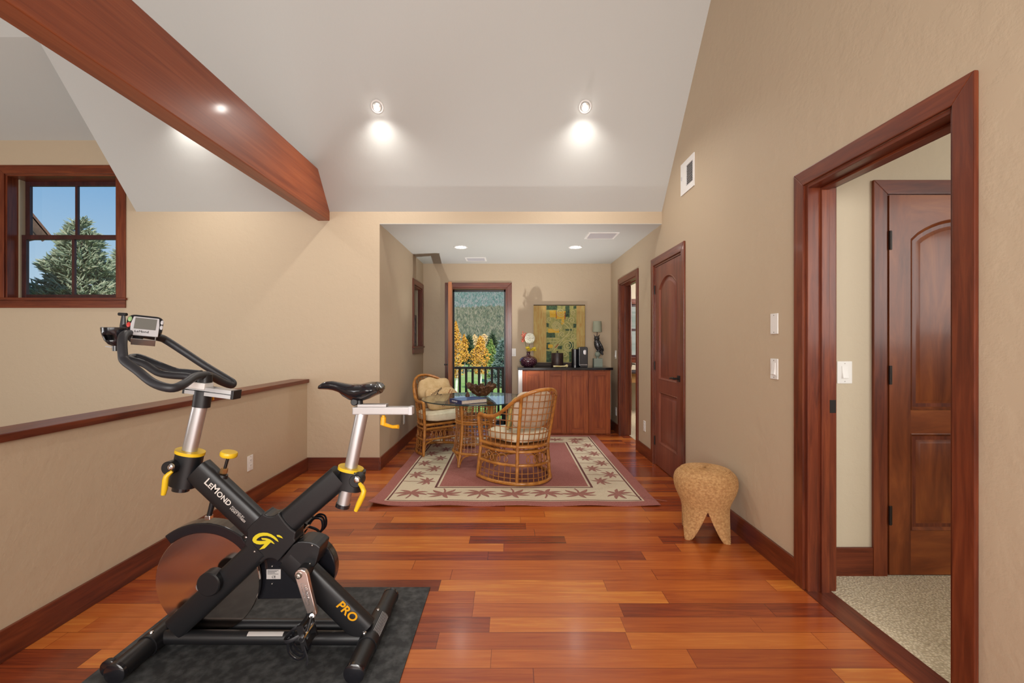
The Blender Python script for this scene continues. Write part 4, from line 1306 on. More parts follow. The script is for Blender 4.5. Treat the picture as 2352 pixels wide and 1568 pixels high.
# sloping foot of the rear leg with its white outline, lettering on the legs
e1 = (Q(838, 1446, 1.84) - Q(665, 1276, 1.84)).normalized()
text('model_name', 'PRO', 0.050, M['orange'], Q(771, 1391, 1.8355), e1, Vector((-e1.z, 0, e1.x)), rl, bold=0.0012, shear=0.1)
e0 = (Q(592, 1207) - Q(456, 1078)).normalized()
dt = [o for o in bike.children if o.name == 'down_tube'][0]
text('maker_name', 'LeMond', 0.042, M['print'], Q(467.5, 1108, 1.838), e0, Vector((-e0.z, 0, e0.x)), dt, small_caps=True, bold=0.0006)
text('tagline', 'POWERED BY', 0.011, M['label'], Q(531, 1164, 1.838), e0, Vector((-e0.z, 0, e0.x)), dt)
text('tagline', 'HOIST FITNESS', 0.0125, M['print'], Q(527, 1168, 1.838), e0, Vector((-e0.z, 0, e0.x)), dt)

# ------------------------------------------------------------------ rug
RX0, RX1, RY0, RY1 = -1.085, 1.155, 3.485, 6.165
M['rug_red'] = speckle('rug_brick_red', (0.250, 0.075, 0.062), (0.40, 0.155, 0.130), 220, 0.92, 0.35, 0.002)
M['rug_cream'] = speckle('rug_cream', (0.56, 0.47, 0.33), (0.66, 0.57, 0.42), 240, 0.92, 0.3, 0.002)
M['rug_dark'] = speckle('rug_dark_line', (0.10, 0.028, 0.026), (0.16, 0.05, 0.045), 220, 0.92, 0.2, 0.002)
M['rug_palm'] = speckle('rug_palm', (0.27, 0.105, 0.085), (0.36, 0.16, 0.125), 240, 0.92, 0.2, 0.002)
def rug_z(x, y):
    fr = max(0.0, 1 - (y - RY0) / 0.30) ** 1.6
    w = 0.010 * (0.5 + 0.5 * math.sin(x * 11.5 + 0.9)) * fr
    le = max(0.0, 1 - (x - RX0) / 0.10) ** 1.5
    w += 0.008 * (0.5 + 0.5 * math.sin(y * 9.0)) * le
    w += 0.022 * max(0, 1 - math.hypot(x - RX0, y - RY0) / 0.16)
    return 0.006 + w
rug = MB()
RLAY = 0
def rug_quad(x0, x1, y0, y1, mi, lift):
    nx, ny = max(1, int((x1 - x0) / 0.04)), max(1, int((y1 - y0) / 0.06))
    rug.grid(lambda u, v: Vector((x0 + (x1 - x0) * u, y0 + (y1 - y0) * v, rug_z(x0 + (x1 - x0) * u, y0 + (y1 - y0) * v) + lift)), nx, ny, mi)
def rug_frame(d0, d1, mi, lift):
    a, b, c, d = RX0 + d0, RX1 - d0, RY0 + d0, RY1 - d0
    e, f, g, h = RX0 + d1, RX1 - d1, RY0 + d1, RY1 - d1
    rug_quad(a, b, c, g, mi, lift); rug_quad(a, b, h, d, mi, lift)
    rug_quad(a, e, g, h, mi, lift); rug_quad(f, b, g, h, mi, lift)
rug_frame(0.0, 0.095, 0, 0)
rug_frame(0.095, 0.108, 1, 0)
rug_frame(0.108, 0.122, 2, 0)
rug_frame(0.122, 0.435, 1, 0)
rug_frame(0.435, 0.455, 2, 0)
rug_frame(0.455, 0.472, 1, 0)
rug_quad(RX0 + 0.472, RX1 - 0.472, RY0 + 0.472, RY1 - 0.472, 0, 0)
for (x0, x1, y0, y1) in ((RX0, RX1, RY0, RY0), (RX0, RX0, RY0, RY1), (RX1, RX1, RY0, RY1), (RX0, RX1, RY1, RY1)):
    rug.grid(lambda u, v: Vector((x0 + (x1 - x0) * u, y0 + (y1 - y0) * u, max(0.0005, rug_z(x0 + (x1 - x0) * u, y0 + (y1 - y0) * u) - 0.006 * (1 - v)))), 60, 1, 0)
def palm(cx, cy, ang, size, trunk, flip=1):
    lay = [0.0]
    ca, sa = math.cos(ang), math.sin(ang)
    def W2(x, y):
        y *= flip
        X_, Y_ = cx + (x * ca - y * sa) * size, cy + (x * sa + y * ca) * size
        return Vector((X_, Y_, rug_z(X_, Y_) + 0.0008 + lay[0]))
    def band(pts, ws):
        vs, fs = [], []
        for i, (p, w) in enumerate(zip(pts, ws)):
            q0, q1 = pts[max(i - 1, 0)], pts[min(i + 1, len(pts) - 1)]
            d = Vector((q1[0] - q0[0], q1[1] - q0[1])).normalized()
            vs += [W2(p[0] - d.y * w, p[1] + d.x * w), W2(p[0] + d.y * w, p[1] - d.x * w)]
        for i in range(len(pts) - 1): fs.append((2 * i, 2 * i + 1, 2 * i + 3, 2 * i + 2))
        rug.add(vs, fs, 3)
    for a0, ln, cur in ((12, 0.52, -0.9), (45, 0.50, -0.9), (88, 0.44, -0.5), (128, 0.50, 0.9), (165, 0.52, 0.9), (205, 0.46, 0.8), (-28, 0.44, -0.7)):
        a1 = math.radians(a0)
        pts, ws = [], []
        x = y = 0.0
        for i in range(7):
            t = i / 6
            pts.append((x, y)); ws.append(0.018 + 0.052 * math.sin(PI * min(1, t * 1.05)) * (1 - 0.3 * t))
            a2 = a1 + cur * t
            x += math.cos(a2) * ln / 6; y += math.sin(a2) * ln / 6
        ws[-1] = 0.004
        lay[0] += 0.00015
        band(pts, ws)
    if trunk:
        band([(0, 0), (0.03, -0.35), (0.02, -0.7), (-0.03, -trunk)], [0.022, 0.018, 0.016, 0.016])
    else:
        band([(0, 0), (0.02, -0.2), (-0.02, -0.42)], [0.03, 0.028, 0.02])
xs_ = [944, 1020, 1102.5, 1179, 1255, 1330, 1433]
for i, px in enumerate(xs_):
    x = (px - VX) * 3.76 / FPX
    if i < 6: palm(x, RY0 + 0.285, (0.1 if i % 2 else -0.1), 0.285 if i % 2 == 0 else 0.30, 0, 1 if i % 2 == 0 else -1)
palm(RX1 - 0.25, RY0 + 0.27, PI / 2 - 0.5, 0.27, 1.4)
for side in (-1, 1):
    for k in range(9):
        y = RY0 + 0.62 + k * 0.205
        inn_ = (k % 2 == 0)
        xc = (RX0 + 0.215 + (0.11 if inn_ else 0.0)) if side < 0 else (RX1 - 0.215 - (0.11 if inn_ else 0.0))
        left = (inn_ and side < 0) or (not inn_ and side > 0)
        palm(xc, y, -PI / 2 if left else PI / 2, 0.225, 0.95)
for k in range(7):
    palm(RX0 + 0.30 + k * 0.275, RY1 - 0.285, PI, 0.24, 0, 1 if k % 2 else -1)
tag(rug.build('area_rug', [M['rug_red'], M['rug_cream'], M['rug_dark'], M['rug_palm']], merge=False), 'brick red and cream rug with palm tree border lying on the wood floor', 'rug')

# ------------------------------------------------------------------ rattan furniture
M['rattan'] = wood('honey_rattan_pole', (0.22, 0.075, 0.012), (0.42, 0.165, 0.030), (0.56, 0.25, 0.055), stretch=(9, 9, 9), scale=2.2, rough=0.28, coat=0.4, obj=True)
M['cane'] = wood('thin_cane', (0.20, 0.070, 0.016), (0.33, 0.125, 0.030), (0.45, 0.20, 0.055), stretch=(12, 12, 12), scale=3, rough=0.4, coat=0.2, obj=True)
def fabric(name, c0, c1, rough=0.9, scale=30):
    m = speckle(name, c0, c1, scale, rough, 0.25, 0.004, 0.35, 0.65)
    return m
M['linen'] = fabric('cream_linen', (0.62, 0.54, 0.38), (0.74, 0.66, 0.50), scale=14)
M['linen_tan'] = fabric('tan_linen', (0.50, 0.34, 0.16), (0.62, 0.46, 0.25), scale=12)
M['linen_pink'] = fabric('sand_linen', (0.52, 0.40, 0.28), (0.64, 0.52, 0.39), scale=14)
M['tapestry'] = fabric('tapestry_cloth', (0.50, 0.33, 0.15), (0.60, 0.44, 0.24), scale=50)
M['ink'] = mat('dark_brown_thread', (0.05, 0.028, 0.015), 0.9)
M['rust'] = mat('rust_thread', (0.28, 0.10, 0.04), 0.9)
M['olive'] = fabric('olive_cloth', (0.20, 0.19, 0.07), (0.32, 0.30, 0.13), scale=50)
M['gold_trim'] = fabric('gold_braid', (0.42, 0.28, 0.07), (0.55, 0.38, 0.12), scale=80)

PLAN = smooth_path([(-0.34, 0.43, 0), (-0.305, 0.20, 0), (-0.185, 0.005, 0), (0, -0.075, 0), (0.185, 0.005, 0), (0.305, 0.20, 0), (0.34, 0.43, 0)], 12)
def cplan(t):
    f = max(0.0, min(1.0, t)) * (len(PLAN) - 1)
    i = min(int(f), len(PLAN) - 2)
    return PLAN[i].lerp(PLAN[i + 1], f - i)
def csurf(t, z):
    p = cplan(t)
    if z < 0.32: s = 1.0 - 0.09 * (z / 0.32)
    else: s = 0.91 + 0.13 * ((z - 0.32) / 0.5)
    back = max(0.0, math.sin(PI * min(1, max(0, t)))) ** 1.5
    yb = -0.10 * max(0.0, (z - 0.32) / 0.5) * back
    return Vector((p.x * s, 0.18 + (p.y - 0.18) * s + yb, z))
RIM = [(0.0, 0.40), (0.0, 0.54), (0.012, 0.578), (0.04, 0.592), (0.10, 0.586), (0.17, 0.60), (0.23, 0.655), (0.29, 0.735), (0.36, 0.80), (0.43, 0.838), (0.5, 0.848)]
def rim_z(t):
    t = t if t <= 0.5 else 1 - t
    for (a, za), (b, zb2) in zip(RIM[1:], RIM[2:]):
        if a <= t <= b: return za + (zb2 - za) * (t - a) / max(b - a, 1e-6)
    return RIM[-1][1]
def make_chair(loc, rot, label):
    o = thing('rattan_armchair', (0, 0, 0), label, 'armchair', 'rattan armchairs at the glass table')
    rimpts = [csurf(t, z) for t, z in RIM] + [csurf(1 - t, z) for t, z in RIM[-2::-1]]
    a = MB(); a.tube(smooth_path(rimpts, 5), 0.0165, 12); a.build('rim', M['rattan'], o)
    for t in (0.0, 0.34, 0.66, 1.0):
        top = rim_z(t) - 0.005 if 0 < t < 1 else 0.56
        a = MB(); a.tube([csurf(t, 0.012 + (top - 0.012) * i / 10) for i in range(11)], 0.0155, 10); a.build('post', M['rattan'], o)
    ts = [i / 40 for i in range(41)]
    a = MB(); a.tube([csurf(t, 0.017) for t in ts], 0.0165, 10); a.build('base_ring', M['rattan'], o)
    a = MB(); a.tube([csurf(t, 0.175) for t in ts], 0.0135, 10); a.build('lower_ring', M['rattan'], o)
    for z in (0.292, 0.335):
        a = MB(); pts = [csurf(t, z) for t in ts]
        a.tube(pts, 0.0135, 10); a.tube([pts[0], pts[-1]], 0.0135, 10); a.build('seat_ring', M['rattan'], o, merge=False)
    # front bar and its brackets
    a = MB(); a.tube([csurf(0, 0.175), csurf(1, 0.175)], 0.0125, 10)
    for s in (0, 1):
        p0, p1 = csurf(s, 0.06), csurf(s, 0.165)
        d = (csurf(1 - s, 0.165) - p1).normalized()
        a.tube(smooth_path([p0 + d * 0.012, p1 + d * 0.02 - Vector((0, 0, 0.045)), p1 + d * 0.05 - Vector((0, 0, 0.02)), p1 + d * 0.10 - Vector((0, 0, 0.004))], 5), 0.007, 8)
    a.build('front_stretcher', M['rattan'], o, merge=False)
    # cane grid above and below
    a = MB()
    for z in [0.395 + 0.058 * i for i in range(8)]:
        seg = [t for t in [i / 80 for i in range(81)] if rim_z(t) - 0.008 > z]
        runs, cur = [], []
        for t in [i / 80 for i in range(81)]:
            if rim_z(t) - 0.006 > z: cur.append(t)
            elif cur: runs.append(cur); cur = []
        if cur: runs.append(cur)
        for r in runs:
            if len(r) > 2: a.tube([csurf(t, z) for t in r], 0.0042, 6)
    for i in range(1, 24):
        t = i / 24
        if min(abs(t - 0.34), abs(t - 0.66)) < 0.012: continue
        a.tube([csurf(t, 0.335 + (rim_z(t) - 0.335) * k / 8) * 1.0 for k in range(9)], 0.0042, 6)
    a.build('back_lattice', M['cane'], o, merge=False)
    a = MB()
    for z in (0.062, 0.105): a.tube([csurf(t, z) for t in ts], 0.0042, 6)
    for i in range(1, 24):
        t = i / 24
        if min(abs(t - 0.34), abs(t - 0.66)) < 0.012: continue
        a.tube([csurf(t, 0.02), csurf(t, 0.175)], 0.0042, 6)
    a.build('skirt_lattice', M['cane'], o, merge=False)
    # scroll band
    a = MB()
    def scroll(fn, u0, u1):
        L, n = u1 - u0, 4
        for half in (0, 1):                       # two mirrored runs of looping cane
            pts = []
            for i in range(61):
                ph = 2 * PI * n * i / 60 + (PI if half else 0)
                x = u0 + L * (0.12 + 0.76 * i / 60) + L * 0.085 * math.sin(ph)
                pts.append(fn(x, 0.232 + 0.037 * math.cos(ph)))
            if half == 0: a.tube(pts, 0.0052, 7)
    scroll(csurf, 0.02, 0.32); scroll(csurf, 0.36, 0.64); scroll(csurf, 0.68, 0.98)
    scroll(lambda u, z: csurf(0, z).lerp(csurf(1, z), u), 0.05, 0.5); scroll(lambda u, z: csurf(0, z).lerp(csurf(1, z), u), 0.5, 0.95)
    a.build('scrollwork', M['cane'], o, merge=False)
    # cane wrapped joints
    for t in (0.0, 0.34, 0.66, 1.0):
        for z in (0.175, 0.313):
            a = MB(); a.tube([csurf(t, z - 0.018), csurf(t, z + 0.018)], 0.0195, 12)
            a.build('binding', M['cane'], o, merge=False)
    a = MB(); a.prism([csurf(t, 0.338) * 1.0 for t in ts], (0, 0, 0.012)); a.build('seat_board', M['cane'], o, merge=False)
    o.location = loc
    o.rotation_euler = (0, 0, rot)
    return o
CH = [((0.213, 4.055, 0.0065), math.radians(32), 'rattan armchair seen from behind, nearest the camera on the rug'),
      ((-0.955, 5.53, 0.0065), math.radians(219.3), 'rattan armchair against the left alcove wall, facing the glass table')]
c0 = make_chair(*CH[0])
c1 = copy_tree(c0); c1.location = CH[1][0]; c1.rotation_euler = (0, 0, CH[1][1]); c1['label'] = CH[1][2]
def chair_xf(i):
    l, r = CH[i][0], CH[i][1]
    return lambda x, y, z: Vector((l[0] + x * math.cos(r) - y * math.sin(r), l[1] + x * math.sin(r) + y * math.cos(r), l[2] + z)), Matrix.Rotation(r, 3, 'Z')
def wrinkle(q, amp, f=9.0, ph=0.0):
    n = noise.noise(Vector((q.x * f + ph, q.y * f, q.z * f))) * amp
    return q * (1 + n / max(q.length, 0.05))
def seat_cushion(i, label, m):
    T, R = chair_xf(i)
    o = MB()
    c = T(0, 0.205, 0.412)
    def fn(q):
        k = 0.76 + 0.30 * (q.y + 0.22) / 0.44
        return wrinkle(Vector((q.x * min(k, 1.0), q.y, q.z * (1 - 0.25 * (abs(q.x) / 0.28) ** 3))), 0.008, 11, i * 3.1)
    o.ell(c, (0.275, 0.225, 0.058), R, 44, 20, 0.42, fn=fn)
    b = o.build('seat_cushion', m, angle=80)
    p = MB()
    for dz in (-0.030, 0.030):
        pts = []
        for k in range(44):
            a_ = 2 * PI * k / 44
            pw = lambda x: math.copysign(abs(x) ** 0.42, x)
            q = fn(Vector((0.275 * 1.0 * pw(math.cos(a_)) * 0.985, 0.225 * pw(math.sin(a_)) * 0.985, dz)))
            pts.append(c + R @ q)
        p.tube(pts, 0.0035, 6, closed=True)
    pb = p.build('piping', m, b, merge=False)
    return tag(b, label, 'seat cushion', 'loose seat cushions')
seat_cushion(0, 'cream seat cushion inside the rattan armchair nearest the camera', M['linen'])
seat_cushion(1, 'cream seat cushion on the rattan armchair by the left wall', M['linen'])
def back_cushion(i, label, m, c, rad, tilt, name='back_cushion', cat='back cushion', group='loose back cushions', yaw=0.0, ex=0.5, amp=0.018):
    T, R = chair_xf(i)
    Rt = R @ Matrix.Rotation(yaw, 3, 'Z') @ Matrix.Rotation(tilt, 3, 'X')
    o = MB()
    def fn(q):
        w = max(0.0, 1 - (abs(q.x) / rad[0]) ** 4) * max(0.0, 1 - (abs(q.z) / rad[2]) ** 4)
        return wrinkle(Vector((q.x, q.y * (0.45 + 0.55 * w), q.z)), amp, 7, i * 5 + rad[0] * 10)
    o.ell(T(*c), rad, Rt, 40, 24, ex, fn=fn)
    b = o.build(name, m, angle=80)
    tag(b, label, cat, group)
    return b, T, Rt
back_cushion(0, 'sand coloured back cushion behind the cane lattice of the nearest armchair', M['linen_pink'], (0.0, 0.02, 0.65), (0.20, 0.052, 0.172), math.radians(12))
back_cushion(1, 'crumpled tan back cushion on the armchair by the left wall', M['linen_tan'], (-0.02, 0.035, 0.70), (0.205, 0.075, 0.130), math.radians(14), amp=0.045)
pb, T1, Rt1 = back_cushion(1, 'patterned throw pillow with lettering leaning on the left armchair', M['tapestry'], (-0.02, 0.215, 0.592), (0.205, 0.05, 0.135), math.radians(28), 'throw_pillow', 'throw pillow', None, yaw=0.0, ex=0.42, amp=0.004)
pc_ = T1(-0.02, 0.215, 0.592)
def pil(x, z, off=0.004):
    w = max(0.0, 1 - (abs(x) / 0.20) ** 4) * max(0.0, 1 - (abs(z) / 0.135) ** 4)
    return pc_ + Rt1 @ Vector((x, 0.05 * (0.45 + 0.55 * w) + off, z))
ORG_p = pb
ux, uz = Rt1 @ Vector((-1, 0, 0)), Rt1 @ Vector((0, 0, 1))
diag = (ux * 0.8 + uz * 0.6).normalized(); dup_ = (uz * 0.8 - ux * 0.6).normalized()
text('lettering', 'TEL', 0.10, M['ink'], pc_ + Rt1 @ Vector((0.135, 0.057, -0.085)), diag, dup_, pb, bold=0.003)
a = MB()
for (x0, z0, x1, z1, r, m_) in ((0.17, -0.06, 0.03, 0.10, 0.004, 0), (0.05, -0.11, -0.12, 0.09, 0.0045, 1), (0.03, -0.12, -0.14, 0.07, 0.003, 1)):
    a.tube([pil(x0 + (x1 - x0) * k / 6, z0 + (z1 - z0) * k / 6) for k in range(7)], r, 6, mi=m_)
for k in range(9):
    x, z = 0.16 - k * 0.020, 0.03 + k * 0.010
    if z < 0.115: a.tube([pil(x, z - 0.012), pil(x - 0.010, z + 0.016)], 0.0035, 6)
sp_ = [(-0.05 + 0.03 * math.cos(b) * (1 - b / 14), -0.03 + 0.026 * math.sin(b) * (1 - b / 14)) for b in [i * 0.5 for i in range(22)]]
a.tube([pil(x, z) for x, z in sp_], 0.003, 6)
a.tube(smooth_path([pil(-0.075, -0.02), pil(-0.10, 0.0), pil(-0.13, -0.03), pil(-0.16, -0.015)], 4), 0.003, 6)
a.tube(smooth_path([pil(-0.06, -0.075), pil(-0.09, -0.085), pil(-0.13, -0.07)], 4), 0.005, 6, mi=1)
a.build('motif', [M['ink'], M['rust']], pb, merge=False)
pb2, T0, Rt0 = back_cushion(0, 'olive pillow with gold trim standing on the nearest armchair seat', M['olive'], (-0.12, 0.17, 0.61), (0.135, 0.035, 0.13), math.radians(10), 'throw_pillow', 'throw pillow', None, yaw=math.radians(50), ex=0.4, amp=0.004)
pcn = T0(-0.12, 0.17, 0.61)
a = MB(); a.tube([pcn + Rt0 @ Vector((x, 0, z)) for x, z in rrect(0.132, 0.127, 0.02)], 0.010, 8, closed=True); a.build('braid_trim', M['gold_trim'], pb2)

# glass table on a cane drum
TC = Vector((-0.355, 4.76, 0.0065))
tb = thing('glass_table', TC, 'round glass top table on a rattan lattice drum base', 'table')
a = MB()
a.lathe([(0.001, 0.660), (0.555, 0.660)], TC, seg=96); a.lathe([(0.001, 0.672), (0.555, 0.672)], TC, seg=96)
vs = []
g = MB()
nseg = 96
def disc_face(mb, z, up):
    vs = [TC + Vector((0.556 * math.cos(2 * PI * k / nseg), 0.556 * math.sin(2 * PI * k / nseg), z)) for k in range(nseg)]
    mb.add(vs, [tuple(range(nseg)) if up else tuple(range(nseg))[::-1]], 0)
disc_face(g, 0.672, True)
gl_ = MB()
for k in range(nseg):
    a0, a1 = 2 * PI * k / nseg, 2 * PI * (k + 1) / nseg
    p = lambda b, z, r=0.556: TC + Vector((r * math.cos(b), r * math.sin(b), z))
    g.add([p(a0, 0.661), p(a1, 0.661), p(a1, 0.672), p(a0, 0.672)], [(0, 1, 2, 3)], 1)
disc_face(g, 0.661, False)
g.build('glass_top', [M['table_glass'], M['glass_edge']], tb, angle=30)
def drum(b, z):
    r = 0.262 - 0.045 * (z / 0.66) - 0.03 * math.sin(PI * z / 0.66)
    return TC + Vector((r * math.cos(b), r * math.sin(b), z))
B0 = math.radians(-127)
for k in range(4):
    b = B0 + k * PI / 2
    a = MB(); a.tube([drum(b, 0.002 + 0.655 * i / 12) for i in range(13)], 0.0155, 10); a.build('leg', M['rattan'], tb)
for nm, z, r in (('lower_ring', 0.135, 0.0155), ('middle_ring', 0.45, 0.0115), ('top_ring', 0.645, 0.0135)):
    a = MB(); a.tube([drum(2 * PI * i / 40, z) for i in range(40)], r, 10, closed=True)
    if nm == 'middle_ring': a.tube([drum(2 * PI * i / 40, z - 0.022) for i in range(40)], r, 10, closed=True)
    a.build(nm, M['rattan'], tb, merge=False)
a = MB()
for z in [0.18 + 0.042 * i for i in range(11)]: a.tube([drum(2 * PI * i / 40, z) for i in range(40)], 0.0036, 6, closed=True)
for i in range(36):
    b = B0 + 2 * PI * i / 36
    if i % 9: a.tube([drum(b, 0.135 + 0.51 * k / 6) for k in range(7)], 0.0036, 6)
a.build('lattice', M['cane'], tb, merge=False)
a = MB()
for k in range(4):
    b = B0 + k * PI / 2
    for s in (-1, 1):
        a.tube(smooth_path([drum(b + s * 0.06, 0.03), drum(b + s * 0.10, 0.07), drum(b + s * 0.22, 0.105), drum(b + s * 0.42, 0.122)], 4), 0.006, 7)
a.build('bracket', M['rattan'], tb, merge=False)
zt = TC.z + 0.6725
# book
M['book_blue'] = mat('navy_book_cloth', (0.012, 0.022, 0.10), 0.35, coat=0.4)
M['pages'] = speckle('book_pages', (0.50, 0.42, 0.34), (0.62, 0.55, 0.46), 120, 0.85, 0)
def b_at(px, py): 
    Y = (EYE - zt) * FPX / (py - VY)
    return Vector(((px - VX) * Y / FPX, Y, zt))
k0, k1 = b_at(1022, 921), b_at(1060, 929)           # spine along the table, its two bottom corners
bu = (k1 - k0).normalized(); bL = 0.225; bv = Vector((-bu.y, bu.x, 0)); bW = 0.29
k0 = k1 - bu * bL
bk_ = thing('book', k0 + bu * bL / 2 + bv * bW / 2, 'thick navy blue book lying on the glass table', 'book')
def bb_(mb, u0, u1, v0, v1, z0, z1):
    mb.hexa([k0 + bu * u + bv * v + Vector((0, 0, z)) for z in (z0, z1) for u, v in ((u0, v0), (u1, v0), (u1, v1), (u0, v1))])
a = MB(); bb_(a, 0, bL, 0, bW, 0, 0.003); bb_(a, 0, bL, 0, bW, 0.034, 0.037); bb_(a, 0, bL, 0, 0.004, 0.003, 0.034)
bc_ = a.build('cover', M['book_blue'], bk_, merge=False, bevel=0.001)
a = MB(); bb_(a, 0.006, bL - 0.005, 0.005, bW - 0.006, 0.003, 0.034); a.build('pages', M['pages'], bk_)
text('title', 'FLORENCE', 0.021, M['print'], k0 + bu * 0.045 - bv * 0.0004 + Vector((0, 0, 0.011)), bu, (0, 0, 1), bc_)
# driftwood bowl and the small wooden pear
M['driftwood'] = wood('dark_rough_root', (0.030, 0.012, 0.005), (0.085, 0.036, 0.014), (0.20, 0.095, 0.04), stretch=(9, 9, 9), scale=3, rough=0.55, obj=True, bumps=0.6)
dw = MB()
dc = Vector((-0.31, 4.96, zt))
SG, RW = 64, 14
vs, fs_ = [], []
for j in range(RW * 2 + 1):
    outer = j <= RW
    v = j / RW if outer else 2 - j / RW
    for k in range(SG):
        b = 2 * PI * k / SG
        rim = 0.115 + 0.04 * noise.noise(Vector((math.cos(b) * 2.3, math.sin(b) * 2.3, 4))) + 0.05 * noise.noise(Vector((math.cos(b) * 7, math.sin(b) * 7, 1)))
        rr = 0.055 + (0.155 - 0.055) * v ** 0.8
        rr *= 1 + 0.20 * noise.noise(Vector((math.cos(b) * 3, math.sin(b) * 3, v * 2))) + 0.22 * noise.noise(Vector((math.cos(b) * 8, math.sin(b) * 8, v * 5)))
        z = rim * v
        if not outer: rr -= 0.018; z = max(0.02, z)
        vs.append(dc + Vector((rr * math.cos(b), rr * math.sin(b) * 0.8, z)))
for j in range(RW * 2):
    for k in range(SG):
        fs_.append((j * SG + k, j * SG + (k + 1) % SG, (j + 1) * SG + (k + 1) % SG, (j + 1) * SG + k))
fs_ += [tuple(range(SG))[::-1], tuple(RW * 2 * SG + k for k in range(SG))]
dw.add(vs, fs_)
tag(dw.build('driftwood_bowl', M['driftwood'], angle=60), 'gnarled dark driftwood bowl in the middle of the glass table', 'bowl')
a = MB(); pr = Vector((-0.438, 4.72, zt))
a.lathe([(0.001, 0.0), (0.012, 0.001), (0.021, 0.012), (0.024, 0.026), (0.021, 0.040), (0.013, 0.055), (0.009, 0.066), (0.004, 0.070), (0.001, 0.070)], pr, seg=22)
po = a.build('wooden_pear', M['driftwood'])
tag(po, 'small dark carved pear standing beside the driftwood bowl', 'ornament')
a = MB(); a.tube([pr + Vector((0, 0, 0.068)), pr + Vector((0.003, 0, 0.080)), pr + Vector((0.010, 0, 0.088))], [0.002, 0.0018, 0.0015], 6); a.build('stalk', M['ink'], po)

# ------------------------------------------------------------------ woven stool
M['weave'] = speckle('woven_water_hyacinth', (0.40, 0.205, 0.075), (0.58, 0.345, 0.145), 70, 0.75, 0.2, 0.002, 0.38, 0.62, detail=4)
sc0 = Vector((1.282, 2.985, 0.0))
so_ = MB()
RZ = [(0.0, 0.432), (0.06, 0.434), (0.12, 0.430), (0.160, 0.415), (0.183, 0.39), (0.191, 0.36), (0.190, 0.325), (0.179, 0.285), (0.161, 0.245), (0.148, 0.215), (0.143, 0.19)]
prof = smooth_path([Vector((r, 0, z)) for r, z in RZ], 26)
NCOL = 112                                            # columns per quarter
ang0 = math.radians(45 - 17)
rows = [(p.x, p.z, None) for p in prof]
legrows = []
for i in range(1, 111):
    t = i / 110
    z = 0.19 * (1 - t)
    r = 0.143 + 0.036 * t ** 1.6
    legrows.append((r, z, (1 - t) ** 0.85 * 0.80 + 0.19))
allrows = rows + [(r, z, w) for r, z, w in legrows]
alen = [0.0]
for i in range(1, len(allrows)):
    alen.append(alen[-1] + math.hypot(allrows[i][0] - allrows[i - 1][0], allrows[i][1] - allrows[i - 1][1]))
for qd_ in range(4):
    cen = ang0 + qd_ * PI / 2
    vs, fs_ = [], []
    for j, (r, z, w) in enumerate(allrows):
        ww = 1.0 if w is None else min(1.0, w)
        for k in range(NCOL + 1):
            s = (k / NCOL * 2 - 1) * ww
            b = cen + s * PI / 4
            rope = alen[j] / 0.0098
            strand = b * 40 / 2 + math.floor(rope) * 0.5
            d = 0.0056 * abs(math.sin(PI * rope)) ** 0.6 * (0.5 + 0.5 * abs(math.sin(PI * strand)))
            rr = r + d * min(1.0, r / 0.05) if j else 0.0
            zz = z + (d if r < 0.15 and z > 0.40 else 0)
            edge = 1.0 if ww > 0.999 else max(0.0, 1 - abs(s / ww) ** 10)
            rr = r + (rr - r) * edge
            if w is not None:                         # legs fold round their own axis and splay a little
                cx2, cy2 = math.cos(cen), math.sin(cen)
                rr2 = rr - 0.03 * (1 - w) * (s / max(ww, 0.05)) ** 2
                vs.append(sc0 + Vector((rr2 * math.cos(b), rr2 * math.sin(b), max(zz, 0.0))))
            else:
                vs.append(sc0 + Vector((rr * math.cos(b), rr * math.sin(b), zz)))
    n1_ = NCOL + 1
    for j in range(len(allrows) - 1):
        for k in range(NCOL):
            fs_.append((j * n1_ + k, (j + 1) * n1_ + k, (j + 1) * n1_ + k + 1, j * n1_ + k + 1))
    so_.add(vs, fs_)
st = so_.build('woven_stool', M['weave'], angle=50, solid=0.013)
tag(st, 'tooth shaped woven hyacinth stool standing by the right wall', 'stool')

# ------------------------------------------------------------------ sideboard and what stands on it
CX0, CX1, CY0, CY1 = 0.173, 1.387, 6.25, 6.73
cb_ = thing('cabinet', ((CX0 + CX1) / 2, 6.5, 0), 'cherry wood cabinet with four shaker doors against the back wall', 'cabinet')
a = MB(); a.box(CX0, CX1, CY0 + 0.022, CY1, 0.0, 0.882); a.build('body', M['cab'], cb_)
a = MB(); a.box(CX0 - 0.055, CX0 - 0.001, CY0 + 0.03, CY1, 0.0, 0.882); tag(a.build('side_panel', M['white_metal'], cb_), 'pale side panel')
MCB = lambda u, v, n: Vector((u, CY0 + 0.0215 - n, v))
for i in range(4):
    dw_ = (CX1 - CX0) / 4
    g0 = 0.004 if i in (0, 2) else 0.002
    g1 = 0.004 if i in (1, 3) else 0.002
    u0, u1, v0, v1 = CX0 + dw_ * i + g0, CX0 + dw_ * (i + 1) - g1, 0.012, 0.868
    fw = 0.070
    a = MB(); mbox(a, MCB, u0, u0 + fw, v0, v1, 0, 0.021); mbox(a, MCB, u1 - fw, u1, v0, v1, 0, 0.021)
    do = a.build('door', M['cab'], cb_, bevel=0.0025, merge=False)
    a = MB(); mbox(a, MCB, u0 + fw, u1 - fw, v0, v0 + fw, 0, 0.021); mbox(a, MCB, u0 + fw, u1 - fw, v1 - fw, v1, 0, 0.021); a.build('rail', M['cab_x'], do, bevel=0.0025, merge=False)
    a = MB(); mbox(a, MCB, u0 + fw, u1 - fw, v0 + fw, v1 - fw, 0, 0.005); a.build('panel', M['cab'], do)
M['granite'] = speckle('black_granite', (0.006, 0.006, 0.008), (0.035, 0.034, 0.038), 240, 0.12, 0, lo=0.55, hi=0.75, coat=0.3)
